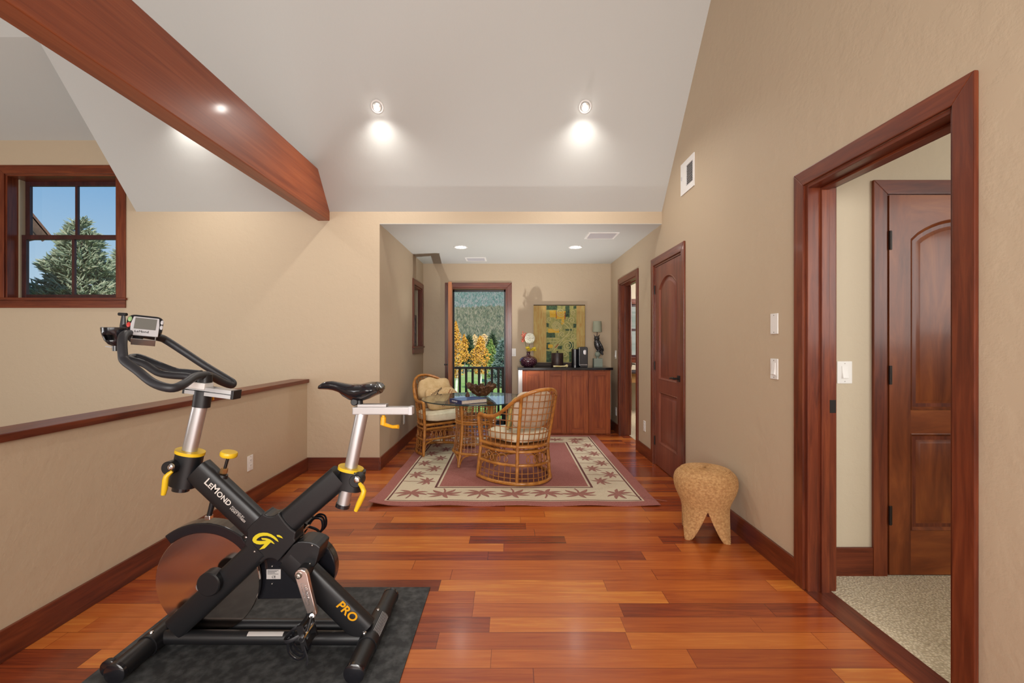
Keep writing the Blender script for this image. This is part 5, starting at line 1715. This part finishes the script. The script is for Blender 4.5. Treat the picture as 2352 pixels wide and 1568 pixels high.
a = MB(); a.box(0.108, 1.412, 6.215, 6.748, 0.8825, 0.917)
tag(a.build('countertop', M['granite'], bevel=0.004), 'black granite worktop lying on the cherry cabinet', 'worktop')
CT = 0.9175
# painting: plain abstract bands and curls
pt = thing('painting', (0.73, 6.75, 0.975), 'square abstract painting in green and yellow on the back wall', 'painting')
PX0, PX1, PZ0, PZ1 = 0.352, 1.112, 0.975, 1.818
py_ = 6.716
a = MB(); a.box(PX0, PX1, py_, 6.7495, PZ0, PZ1); a.build('canvas_edge', M['ink'], pt)
def brushy(name, c0, c1, st, sc=4):
    m = mat(name, c0, 0.7)
    t, b = nodes(m)
    n1 = N(t, 'TexNoise', Scale=float(sc), Detail=5.0, Distortion=1.0)
    t.links.new(mapped(t, st), n1.inputs['Vector'])
    t.links.new(ramp(t, n1.outputs[0], [(0.36, c0), (0.64, c1)]), b.inputs['Base Color'])
    return m
M['art_tan'] = brushy('paint_ochre', (0.44, 0.26, 0.07), (0.50, 0.38, 0.13), (10, 1, 1.5), 5)
M['art_green'] = brushy('paint_sage', (0.22, 0.24, 0.08), (0.42, 0.38, 0.12), (4, 1, 3), 6)
M['art_dark'] = brushy('paint_deep_green', (0.012, 0.035, 0.022), (0.07, 0.13, 0.05), (5, 1, 5), 6)
M['art_yellow'] = brushy('paint_yellow', (0.62, 0.36, 0.01), (0.66, 0.42, 0.06), (4, 1, 4), 5)
M['art_curl'] = brushy('paint_pale_line', (0.46, 0.42, 0.18), (0.56, 0.48, 0.22), (9, 1, 9), 5)
M['art_red'] = mat('paint_rust', (0.30, 0.05, 0.01), 0.7)
pp = lambda x, y: (1210 + x / 9.224, 690 + y / 9.224)
def art(poly, m_, lift, name):
    q = MB(); q.prism([Vector(((px - VX) * py_ / FPX, py_ - lift, EYE - (pz - VY) * py_ / FPX)) for px, pz in [pp(*k) for k in poly]], (0, 0.0004, 0))
    return q
fld = MB()
cv = MB(); mats_ = [M['art_tan'], M['art_green'], M['art_dark'], M['art_yellow'], M['art_curl'], M['art_red']]
def put(poly, mi, lift):
    vs = [Vector(((px - VX) * py_ / FPX, py_ - lift, EYE - (pz - VY) * py_ / FPX)) for px, pz in [pp(*k) for k in poly]]
    cv.prism(vs, (0, 0.0004, 0), mi)
R4 = lambda a, b, c, d: [(a, b), (c, b), (c, d), (a, d)]
put(R4(142, 108, 412, 1306), 0, 0.0008); put(R4(412, 108, 1052, 1306), 1, 0.0008); put(R4(1052, 108, 1232, 1306), 0, 0.0008)
for r in (R4(418, 110, 640, 195), R4(825, 110, 910, 350), R4(985, 110, 1050, 180), R4(415, 480, 470, 560), R4(415, 680, 600, 785), R4(985, 490, 1050, 570), R4(415, 895, 480, 1030), R4(820, 600, 960, 640), R4(412, 1070, 520, 1300), R4(660, 960, 745, 1030), R4(900, 880, 1000, 1040), R4(900, 1080, 1050, 1300)):
    jit = [(x + random.uniform(-9, 9), y + random.uniform(-9, 9)) for x, y in r]
    put([(max(414, min(1050, x)), max(110, min(1304, y))) for x, y in jit], 2, 0.0014)
for r in (R4(625, 230, 815, 395), R4(445, 600, 690, 680), R4(480, 215, 610, 350), R4(455, 930, 560, 1010), R4(740, 400, 800, 500)):
    put([(x + random.uniform(-10, 10), y + random.uniform(-10, 10)) for x, y in r], 3, 0.0018)
def stroke(pts, w, mi, lift):
    P_ = [Vector(((px - VX) * py_ / FPX, py_ - lift, EYE - (pz - VY) * py_ / FPX)) for px, pz in [pp(*k) for k in pts]]
    cv.tube(P_, w, 6, mi=mi, flat=0.3, up=(0, 0, 1))
def curl(cx, cz, r, turns, a0, w=0.0042, lift=0.0024, sgn=1):
    w *= 1.35
    n = int(turns * 22)
    stroke([(cx + (r * (1 - 0.85 * i / n)) * math.cos(a0 + sgn * 2 * PI * turns * i / n), cz + (r * (1 - 0.85 * i / n)) * math.sin(a0 + sgn * 2 * PI * turns * i / n)) for i in range(n + 1)], w, 4, lift)
curl(715, 250, 95, 2.0, 0.4); curl(985, 250, 58, 1.4, 1.0); curl(630, 535, 105, 3.0, 0.0); curl(475, 400, 48, 1.3, 2.0); curl(740, 720, 66, 1.6, 2.5)
curl(870, 960, 120, 2.2, 3.6); curl(990, 760, 62, 1.3, 0.5); curl(950, 420, 70, 1.4, 3.0); curl(800, 1150, 68, 1.2, 4.0)
stroke(smooth_path([Vector((560, 1060, 0)), Vector((640, 980, 0)), Vector((760, 830, 0)), Vector((900, 660, 0)), Vector((870, 560, 0)), Vector((720, 440, 0))], 5) and [(v.x, v.y) for v in smooth_path([Vector((560, 1060, 0)), Vector((640, 980, 0)), Vector((760, 830, 0)), Vector((900, 660, 0)), Vector((870, 560, 0)), Vector((720, 440, 0))], 5)], 0.0048, 4, 0.0026)
stroke([(v.x, v.y) for v in smooth_path([Vector((540, 1040, 0)), Vector((600, 930, 0)), Vector((790, 790, 0)), Vector((940, 700, 0)), Vector((950, 560, 0)), Vector((830, 440, 0))], 5)], 0.0040, 4, 0.0026)
stroke([(v.x, v.y) for v in smooth_path([Vector((880, 800, 0)), Vector((1010, 860, 0)), Vector((1000, 1010, 0)), Vector((880, 1080, 0)), Vector((780, 1020, 0))], 5)], 0.0045, 4, 0.0026)
stroke([(420, 795), (600, 800), (690, 815)], 0.004, 4, 0.0026); stroke([(420, 880), (560, 872), (660, 860)], 0.004, 4, 0.0026)
put([(590, 1000), (665, 915), (680, 930), (615, 1015)], 5, 0.0030); put(R4(618, 228, 632, 380), 5, 0.0022); put(R4(800, 250, 818, 400), 5, 0.0022)
cv.build('painted_surface', mats_, pt, merge=False)
# tray, canister, coffee maker, ornament
M['dark_wood'] = wood('espresso_wood', (0.012, 0.007, 0.005), (0.024, 0.012, 0.009), (0.04, 0.02, 0.014), stretch=(2, 9, 9), rough=0.6, coat=0.0, obj=True)
a = MB(); a.box(0.37, 1.02, 6.60, 6.705, CT, CT + 0.045); tag(a.build('long_tray', M['dark_wood'], bevel=0.004), 'long low dark tray on the worktop under the painting', 'tray')
cn_ = Vector((0.672, 6.44, CT))
M['leather'] = speckle('dark_brown_leather', (0.022, 0.011, 0.010), (0.045, 0.024, 0.020), 20, 0.45, 0.1)
a = MB(); a.lathe([(0.001, 0), (0.082, 0), (0.084, 0.004), (0.084, 0.172), (0.082, 0.176), (0.001, 0.176)], cn_, seg=40); cno = a.build('ice_bucket', M['leather'])
tag(cno, 'dark brown cylindrical ice bucket on the worktop before the painting', 'ice bucket')
a = MB(); a.lathe([(0.001, 0.176), (0.085, 0.176), (0.085, 0.190), (0.080, 0.195), (0.001, 0.196)], cn_, seg=40); lo = a.build('lid', M['leather'], cno)
a = MB(); a.lathe([(0.001, 0.195), (0.009, 0.196), (0.008, 0.206), (0.014, 0.214), (0.012, 0.222), (0.001, 0.224)], cn_, seg=18); a.build('knob', M['bronze'], lo)
cm = thing('coffee_maker', (1.02, 6.46, CT), 'tall black coffee maker on the worktop between bucket and owl lamp', 'coffee maker')
a = MB(); a.prism([Vector((1.035 + x, 6.395, CT + 0.142 + z)) for x, z in rrect(0.062, 0.140, 0.028)], (0, 0.20, 0)); a.build('body', M['black_gloss'], cm, bevel=0.006, segs=3)
a = MB(); a.lathe([(0.001, 0.0), (0.052, 0.0), (0.052, 0.245), (0.048, 0.25), (0.001, 0.25)], (0.935, 6.52, CT), seg=28); a.build('water_tank', M['black_gloss'], cm)
a = MB(); a.prism([Vector((1.055 + x, 6.388, CT + 0.205 + z)) for x, z in rrect(0.018, 0.035, 0.016)], (0, 0.012, 0)); a.build('spout', M['chrome'], cm, bevel=0.003)
a = MB(); a.box(0.985, 1.085, 6.345, 6.395, CT, CT + 0.030); a.build('drip_tray', M['black_gloss'], cm, bevel=0.004)
a = MB(); a.box(0.987, 1.083, 6.343, 6.395, CT + 0.030, CT + 0.036); a.build('drip_grid', M['chrome'], cm)
M['bone'] = speckle('yellowed_bone', (0.62, 0.48, 0.16), (0.74, 0.66, 0.40), 30, 0.5, 0.1)
a = MB(); oc = Vector((0.70, 6.28, CT + 0.013))
a.tube([oc + Vector((-0.10, 0, 0)), oc + Vector((-0.05, 0, 0.001)), oc + Vector((0.0, 0.003, -0.001)), oc + Vector((0.05, 0, 0.002)), oc + Vector((0.075, -0.003, 0.006)), oc + Vector((0.09, -0.004, 0.010))], [0.012, 0.011, 0.010, 0.009, 0.013, 0.009], 12)
a.tube([oc + Vector((0.085 + 0.014 * math.cos(b), -0.004, 0.008 + 0.014 * math.sin(b))) for b in [2 * PI * i / 14 for i in range(14)]], 0.0055, 8, closed=True)
tag(a.build('bone_ornament', M['bone'], merge=False), 'small yellow bone shaped ornament on the worktop edge', 'ornament')
# vase of flowers
vb = Vector((0.262, 6.42, CT))
M['vase'] = speckle('plum_crackle_glaze', (0.050, 0.010, 0.026), (0.30, 0.18, 0.20), 70, 0.15, 0.25, 0.002, 0.52, 0.68, coat=0.5)
vz = thing('vase', vb, 'round plum glazed vase at the left end of the worktop', 'vase')
a = MB(); a.lathe([(0.001, 0), (0.060, 0), (0.085, 0.010), (0.115, 0.040), (0.127, 0.075), (0.122, 0.105), (0.100, 0.133), (0.065, 0.148), (0.036, 0.155), (0.026, 0.168), (0.024, 0.190), (0.030, 0.212), (0.026, 0.212), (0.020, 0.190), (0.001, 0.185)], vb, seg=48); a.build('body', M['vase'], vz, angle=60)
M['petal_white'] = mat('white_petal', (0.80, 0.79, 0.68), 0.7)
M['petal_red'] = mat('coral_petal', (0.60, 0.14, 0.09), 0.7)
M['petal_yellow'] = mat('yellow_petal', (0.62, 0.47, 0.03), 0.7)
M['stem'] = mat('flower_stem', (0.10, 0.17, 0.04), 0.6)
def flower(name, label, head, m, gen):
    o = thing(name, head, label, 'flower')
    a = MB(); a.tube(smooth_path([vb + Vector((0, 0, 0.19)), vb + Vector(((head.x - vb.x) * 0.3, 0, 0.24)), head], 5), 0.003, 6); a.build('stem', M['stem'], o)
    a = MB(); gen(a, head); a.build('bloom', m, o, merge=False)
def petal(a, c, d, L, w):
    d = Vector(d).normalized(); s = d.orthogonal().normalized(); u = d.cross(s)
    a.add([c, c + d * L * 0.5 + s * w + u * w * 0.4, c + d * L + u * w * 0.1, c + d * L * 0.5 - s * w + u * w * 0.4, c + d * L * 0.5 + u * -w * 0.15], [(0, 1, 4), (1, 2, 4), (2, 3, 4), (3, 0, 4)])
def g_hyd(a, h):
    for i in range(150):
        z = 1 - 2 * (i + 0.5) / 150; r = math.sqrt(1 - z * z); b = i * 2.39996
        n = Vector((r * math.cos(b), r * math.sin(b), z))
        c = h + Vector((n.x * 0.062, n.y * 0.055, n.z * 0.068))
        for k in range(4):
            s = n.orthogonal().normalized(); t_ = n.cross(s)
            dd = s * math.cos(k * PI / 2 + i) + t_ * math.sin(k * PI / 2 + i) + n * 0.4
            petal(a, c, dd, 0.017, 0.008)
def g_red(a, h):
    for i in range(46):
        c = h + Vector((random.uniform(-0.022, 0.022), random.uniform(-0.02, 0.02), random.uniform(-0.075, 0.06)))
        petal(a, c, (random.uniform(-1, 1), random.uniform(-1, 1), random.uniform(0, 1)), 0.030, 0.011)
def g_yel(a, h):
    for i in range(60):
        b = random.uniform(0, 2 * PI)
        c = h + Vector((0.035 * math.cos(b) * random.random(), 0.03 * math.sin(b), random.uniform(-0.03, 0.012)))
        petal(a, c, (math.cos(b), math.sin(b), random.uniform(-0.5, 0.5)), 0.055, 0.012)
flower('hydrangea', 'big round white hydrangea in the plum vase', P(1217, 777, 6.42), M['petal_white'], g_hyd)
flower('gladiolus', 'coral red blossom spray left of the white hydrangea', P(1203, 774, 6.43), M['petal_red'], g_red)
flower('lily', 'yellow petals spreading at the neck of the plum vase', P(1219, 800, 6.40), M['petal_yellow'], g_yel)
# owl lamp
lb = Vector((1.246, 6.46, CT))
M['stone'] = mat('grey_green_stone', (0.23, 0.27, 0.22), 0.5)
M['owl'] = speckle('dark_pewter', (0.025, 0.026, 0.028), (0.12, 0.12, 0.125), 60, 0.3, 0.5, 0.003, 0.42, 0.62, metal=0.6)
M['shade'] = mat('sage_lamp_shade', (0.30, 0.32, 0.235), 0.85)
la = thing('table_lamp', lb, 'table lamp with a pewter owl base and sage green shade', 'lamp')
a = MB(); a.box(lb.x - 0.061, lb.x + 0.061, lb.y - 0.055, lb.y + 0.055, CT, CT + 0.118); a.build('plinth', M['stone'], la, bevel=0.003)
a = MB(); a.ell(lb + Vector((0, 0, 0.175)), (0.040, 0.040, 0.044)); a.cyl(lb + Vector((0, 0, 0.116)), lb + Vector((0, 0, 0.14)), 0.016); a.build('ball', M['stone'], la, merge=False)
ow = MB()
Rb = Matrix.Rotation(math.radians(-18), 3, 'Y')
ow.ell(lb + Vector((0.006, 0, 0.305)), (0.052, 0.046, 0.095), Rb, 24, 16)
ow.ell(lb + Vector((-0.012, -0.004, 0.398)), (0.040, 0.038, 0.036), None, 20, 12)
for s in (-1, 1):
    ow.tube([lb + Vector((-0.012 + 0.022 * s, 0, 0.42)), lb + Vector((-0.012 + 0.040 * s, 0, 0.455))], [0.012, 0.002], 8)
    ow.tube([lb + Vector((0.0 + 0.014 * s, -0.02, 0.235)), lb + Vector((0.0 + 0.014 * s, -0.028, 0.216))], [0.010, 0.012], 8)
ow.tube([lb + Vector((0.035, 0.0, 0.25)), lb + Vector((0.058, 0.0, 0.20)), lb + Vector((0.075, 0, 0.165))], [0.028, 0.022, 0.010], 10, flat=0.4)
owo = ow.build('owl', M['owl'], la, merge=False)
a = MB(); a.ell(lb + Vector((0.045, -0.012, 0.295)), (0.022, 0.036, 0.085), Matrix.Rotation(math.radians(-26), 3, 'Y')); a.build('wing', M['owl'], owo)
for s in (-1, 1):
    a = MB(); a.ell(lb + Vector((-0.014 + 0.016 * s, -0.036, 0.402)), (0.010, 0.005, 0.010)); a.build('eye', M['bronze'], owo)
a = MB(); a.tube([lb + Vector((-0.014, -0.038, 0.394)), lb + Vector((-0.014, -0.050, 0.384))], [0.006, 0.001], 8); a.build('beak', M['bronze'], owo)
a = MB(); a.cyl(lb + Vector((-0.008, 0, 0.425)), lb + Vector((-0.008, 0, 0.53)), 0.005); a.build('rod', M['bronze'], la)
sh = MB(); sh.lathe([(0.066, 0.492), (0.0665, 0.492), (0.0585, 0.645), (0.058, 0.645)], lb + Vector((-0.005, 0, 0)), seg=40)
sh.f = [f for f in sh.f if len(f) == 4]; sh.m = [0] * len(sh.f)
sh.build('lamp_shade', M['shade'], la, solid=0.002)

# side room seen through the far door: a small desk at the window
dk = thing('desk', (2.35, 8.25, 0), 'small wooden desk below the window of the side room', 'desk')
M['desk'] = wood('light_oak', (0.30, 0.15, 0.05), (0.42, 0.23, 0.09), (0.5, 0.3, 0.13), stretch=(2, 9, 9))
a = MB(); a.box(1.95, 2.85, 7.9, 8.6, 0.72, 0.75); a.build('desk_top', M['dark_wood'], dk, bevel=0.003)
for x in (2.0, 2.75):
    for y in (7.95, 8.5):
        a = MB(); a.box(x, x + 0.05, y, y + 0.05, 0, 0.72); a.build('leg', M['desk'], dk)
a = MB(); a.box(2.05, 2.75, 7.97, 7.99, 0.56, 0.72); a.build('drawer', M['desk'], dk)

# ------------------------------------------------------------------ outdoors
GZ = -2.9
def plain(name, c0, c1, scale, rough=0.95, bumps=0.0, lo=0.4, hi=0.6):
    m = mat(name, c0, rough)
    t, b = nodes(m)
    n1 = N(t, 'TexNoise', Scale=scale, Detail=5.0, Roughness=0.65)
    t.links.new(world_pos(t, (1, 1, 1)), n1.inputs['Vector'])
    t.links.new(ramp(t, n1.outputs[0], [(lo, c0), (hi, c1)]), b.inputs['Base Color'])
    return m
def leafy(name, cols, rough=0.8):
    """each leaf or needle spray takes its own tint"""
    m = mat(name, cols[0], rough)
    t, b = nodes(m)
    g = t.nodes.new('ShaderNodeNewGeometry')
    n = len(cols)
    t.links.new(ramp(t, g.outputs['Random Per Island'], [(i / (n - 1), c) for i, c in enumerate(cols)]), b.inputs['Base Color'])
    return m
M['lawn'] = plain('autumn_lawn', (0.17, 0.30, 0.05), (0.30, 0.36, 0.11), 0.22)
M['hill'] = plain('dry_hillside', (0.22, 0.20, 0.14), (0.34, 0.28, 0.21), 0.05)
a = MB(); a.box(-260, 160, 7.2, 135, GZ - 0.5, GZ); o = a.build('ground_lawn', M['lawn']); o['kind'] = 'structure'
a = MB()
def hz(x, y): return GZ + min(y - 130, 300) * 0.173 - max(0, y - 430) * 0.02 + 5 * noise.noise(Vector((x * 0.011, y * 0.011, 0))) * min(1, (y - 130) / 80)
def hv(u, v):
    y = 130 + 620 * v ** 1.3
    x = y * (-0.46 + 0.74 * u)
    return Vector((x, y, hz(x, y)))
a.grid(hv, 60, 60)
o = a.build('hill', M['hill'], merge=False); o['kind'] = 'structure'
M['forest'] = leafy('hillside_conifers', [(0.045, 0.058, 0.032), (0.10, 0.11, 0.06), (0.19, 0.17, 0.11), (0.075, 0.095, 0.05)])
M['forest_far'] = leafy('upper_slope_haze_tint', [(0.055, 0.098, 0.080), (0.095, 0.155, 0.125), (0.20, 0.19, 0.17), (0.07, 0.13, 0.105)])  # distance haze put into the tree colour as a bluish tint
def forest(name, m, y0, y1, n, h0, h1, label):
    a = MB()
    for i in range(n):
        y = y0 + (y1 - y0) * random.random()
        x = y * random.uniform(-0.24, 0.09)
        z, h = hz(x, y), random.uniform(h0, h1)
        r = h * random.uniform(0.36, 0.60)
        a.add([(x + r * math.cos(k * PI / 3), y + r * math.sin(k * PI / 3), z + h * 0.05) for k in range(6)] + [(x, y, z + h)], [(k, (k + 1) % 6, 6) for k in range(6)])
    tag(a.build(name, m, merge=False, smooth=False), label, 'forest', None, 'stuff')
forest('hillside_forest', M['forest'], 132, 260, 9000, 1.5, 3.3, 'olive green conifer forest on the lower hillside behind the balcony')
forest('upper_slope_forest', M['forest_far'], 262, 450, 11000, 2.0, 4.2, 'conifer forest on the upper hillside, tinted blue green for distance haze')

M['bark'] = plain('grey_bark', (0.16, 0.12, 0.09), (0.28, 0.23, 0.18), 6)
M['aspen_bark'] = plain('white_bark', (0.50, 0.47, 0.40), (0.66, 0.64, 0.58), 3)
M['gold'] = leafy('golden_leaves', [(0.55, 0.25, 0.02), (0.72, 0.40, 0.04), (0.42, 0.17, 0.02), (0.70, 0.38, 0.10)])
M['pale_gold'] = leafy('pale_autumn_leaves', [(0.62, 0.42, 0.16), (0.74, 0.54, 0.26), (0.66, 0.46, 0.32)])
M['green'] = leafy('green_leaves', [(0.11, 0.20, 0.035), (0.17, 0.27, 0.06), (0.26, 0.26, 0.06)])
M['dark_fir'] = leafy('dark_fir', [(0.035, 0.060, 0.030), (0.06, 0.09, 0.045), (0.09, 0.115, 0.06)])
M['blue_spruce'] = leafy('blue_spruce', [(0.09, 0.15, 0.13), (0.15, 0.22, 0.195), (0.24, 0.30, 0.27)])
M['near_spruce'] = leafy('silver_spruce', [(0.17, 0.22, 0.15), (0.25, 0.30, 0.20), (0.37, 0.40, 0.29), (0.42, 0.38, 0.26)])
def leaf_tree(name, label, cat, base, h, w, m, bark, n=800, leaf=0.13, taper=1.0, low=0.18, seed=1):
    rnd = random.Random(seed)
    o = thing(name, base, label, cat, None)
    a = MB(); a.tube([base, base + Vector((0.03 * h, 0, h * 0.5)), base + Vector((0, 0, h * 0.93))], [0.020 * h, 0.013 * h, 0.003 * h], 8)
    for i in range(14):
        t = rnd.uniform(low, 0.85); b = rnd.uniform(0, 2 * PI); L = w * 0.8 * (1 - t * 0.7)
        p = base + Vector((0.02 * h, 0, h * t)); a.tube([p, p + Vector((math.cos(b) * L, math.sin(b) * L, L * 0.9))], [0.006 * h, 0.001 * h], 5)
    a.build('trunk', bark, o, merge=False)
    a = MB()
    for i in range(n):
        t = rnd.random() ** 0.85
        z = h * (low + (1 - low) * t)
        prof = math.sin(PI * min(1, 0.12 + t * 0.88) ** 0.75) ** taper
        b = rnd.uniform(0, 2 * PI); r = w * prof * math.sqrt(rnd.random()) * (0.75 + 0.75 * noise.noise(Vector((math.cos(b) * 1.7, math.sin(b) * 1.7, t * 4 + seed))))
        c = base + Vector((r * math.cos(b), r * math.sin(b), z))
        d1 = Vector((rnd.uniform(-1, 1), rnd.uniform(-1, 1), rnd.uniform(-0.4, 1))).normalized(); d2 = d1.orthogonal().normalized(); s = leaf * rnd.uniform(0.6, 1.3)
        a.add([c - d1 * s, c + d2 * s * 0.6, c + d1 * s, c - d2 * s * 0.6], [(0, 1, 2, 3)])
    a.build('crown', m, o, merge=False, smooth=False)
def conifer(name, label, base, h, w, m, n=900, L=0.34, r=0.03, zlow=0.04, seed=3, droop=0.25, sprays=3):
    rnd = random.Random(seed)
    o = thing(name, base, label, 'conifer')
    a = MB(); a.tube([base, base + Vector((0, 0, h * 0.97))], [0.022 * h, 0.003 * h], 8); a.build('trunk', M['bark'], o)
    a = MB()
    for i in range(n):
        t = zlow + (1 - zlow) * (1 - math.sqrt(rnd.random()))
        z = h * t
        R_ = w * (1 - t) ** 0.9 * (0.78 + 0.22 * math.sin(z * 9)) + 0.05
        b = rnd.uniform(0, 2 * PI); f = rnd.random() ** 0.45
        out = Vector((math.cos(b), math.sin(b), 0))
        c = base + out * (R_ * f) + Vector((0, 0, z - droop * R_ * f))
        for k in range(sprays):
            d = (out * rnd.uniform(0.5, 1.1) + Vector((rnd.uniform(-0.8, 0.8), rnd.uniform(-0.8, 0.8), rnd.uniform(0.05, 0.75)))).normalized()
            l = L * rnd.uniform(0.6, 1.2)
            a.tube([c, c + d * l * 0.6, c + d * l], [r, r * 0.85, r * 0.2], 5, cap=False)
    for k in range(5):
        d = Vector((rnd.uniform(-0.4, 0.4), rnd.uniform(-0.4, 0.4), 1)).normalized()
        a.tube([base + Vector((0, 0, h * 0.95)), base + Vector((0, 0, h * 0.95)) + d * L * 1.2], [r, r * 0.3], 5, cap=False)
    a.build('foliage', m, o, merge=False)
def gp(px, Y): return Vector(((px - VX) * Y / FPX, Y, GZ))
hh = lambda py, Y: EYE - (py - VY) * Y / FPX - GZ
leaf_tree('aspen_tree', 'tall golden aspen at the left edge of the balcony door view', 'tree', gp(1047, 36), hh(738, 36), 0.66, M['gold'], M['aspen_bark'], 3200, 0.07, 0.6, 0.24, 2)
leaf_tree('aspen_tree', 'bright golden aspen in the middle of the balcony door view', 'tree', gp(1103, 40), hh(772, 40), 1.12, M['gold'], M['aspen_bark'], 3000, 0.075, 0.75, 0.30, 5)
leaf_tree('maple_tree', 'pale gold tree behind the tall aspen at left', 'tree', gp(1066, 62), hh(768, 62), 0.85, M['gold'], M['bark'], 1400, 0.11, 0.8, 0.3, 6)
leaf_tree('cottonwood_tree', 'pinkish pale tree between the dark fir and golden aspen', 'tree', gp(1090, 84), hh(768, 84), 1.5, M['pale_gold'], M['bark'], 1500, 0.13, 0.7, 0.25, 7)
leaf_tree('cottonwood_tree', 'orange tinted tree beyond the top of the golden aspen', 'tree', gp(1112, 100), hh(767, 100), 2.4, M['pale_gold'], M['bark'], 1600, 0.17, 0.7, 0.25, 8)
leaf_tree('willow_tree', 'slanting green leafy tree right of the golden aspen', 'tree', gp(1128, 48), hh(779, 48), 1.15, M['green'], M['bark'], 2600, 0.09, 0.9, 0.1, 9)
conifer('fir_tree', 'dark green fir standing on the lawn between two aspens', gp(1077, 66), hh(771, 66), 1.75, M['dark_fir'], 1100, 0.5, 0.05, 0.25, 11)
conifer('fir_tree', 'broad dark fir behind the green leafy tree', gp(1131, 74), hh(764, 74), 2.2, M['dark_fir'], 1200, 0.6, 0.06, 0.1, 12)
conifer('spruce_tree', 'blue spruce at the right edge of the balcony door view', gp(1154, 43), hh(778, 43), 1.6, M['blue_spruce'], 1500, 0.36, 0.034, 0.08, 13)
# spruce outside the stair window
conifer('spruce_tree', 'silvery green spruce filling the lower half of the stair window', Vector(((186 - VX) * 13.0 / FPX, 13.0, GZ)), hh(500, 13.0), 3.9, M['near_spruce'], 8500, 0.23, 0.022, 0.34, 21, 0.18, 3)
conifer('spruce_tree', 'shorter spruce at the right side of the stair window', Vector(((285 - VX) * 18.5 / FPX, 18.5, GZ)), hh(566, 18.5), 3.0, M['near_spruce'], 2600, 0.32, 0.03, 0.40, 22, 0.18, 3)
# neighbouring roof seen at the left of the stair window
nr_ = thing('neighbouring_house', P(40, 560, 11), 'brown eave of a neighbouring house at left of the stair window', 'house')
M['shingle'] = plain('cedar_shingles', (0.10, 0.045, 0.03), (0.16, 0.08, 0.055), 3)
M['fascia'] = plain('brown_fascia', (0.07, 0.038, 0.024), (0.11, 0.06, 0.04), 4)
e0_, e1_ = P(60, 470, 9.0), P(119, 541, 9.0)
sd = (e1_ - e0_).normalized()
up_ = Vector((-sd.z, 0, sd.x)); up_ = up_ if up_.z > 0 else -up_
top0 = e1_ - sd * 3.6
BK = Vector((-3.2, 1.5, 0))
def rake(d0, d1, s0, vec, name, m):
    q = MB(); q.prism([top0 - up_ * d0, e1_ - up_ * d0 - sd * s0, e1_ - up_ * d1 - sd * s0, top0 - up_ * d1], vec)
    q.build(name, m, nr_)
rake(0.0, 0.045, 0.0, BK, 'roof', M['shingle'])
rake(0.046, 0.20, 0.02, BK.normalized() * 0.06, 'barge_board', M['fascia'])
rake(0.046, 0.07, 0.06, BK * 0.95, 'soffit', M['fascia'])
q = MB()
w0, w1 = top0 - up_ * 0.1 + BK * 0.12, e1_ - up_ * 0.1 - sd * 0.75 + BK * 0.12
q.prism([w0, w1, Vector((w1.x, w1.y, GZ)), Vector((w0.x, w0.y, GZ))], BK * 0.8); q.build('wall', M['fascia'], nr_)
# balcony
a = MB(); a.box(-2.2, 1.8, Y2 + 0.2, 8.15, -0.30, -0.10)
M['deck'] = wood('weathered_deck', (0.12, 0.08, 0.06), (0.2, 0.14, 0.1), (0.27, 0.2, 0.15), stretch=(1, 12, 9))
o = a.build('floor_balcony', M['deck']); o['kind'] = 'structure'
rl_ = thing('balcony_railing', (0, 8.0, -0.1), 'dark brown balcony railing with square balusters outside the open door', 'railing')
M['rail_wood'] = wood('dark_stained_rail', (0.030, 0.020, 0.014), (0.055, 0.036, 0.026), (0.08, 0.055, 0.04), stretch=(8, 8, 2), rough=0.6, coat=0)
a = MB(); a.box(-2.2, 1.8, 7.94, 8.06, 0.80, 0.835); a.build('top_rail', M['rail_wood'], rl_, bevel=0.004)
a = MB(); a.box(-2.2, 1.8, 7.975, 8.025, -0.02, 0.03); a.build('bottom_rail', M['rail_wood'], rl_)
a = MB(); a.box(-0.142, -0.050, 7.955, 8.045, -0.1, 0.80); a.build('post', M['rail_wood'], rl_)
x = (1056 - VX) * 8.0 / FPX
k = 0
while x < 1.75:
    if not -0.19 < x < 0.0:
        a = MB(); a.box(x - 0.020, x + 0.020, 7.98, 8.02, 0.03, 0.80); a.build('baluster', M['rail_wood'], rl_)
    x += 14.8 * 8.0 / FPX
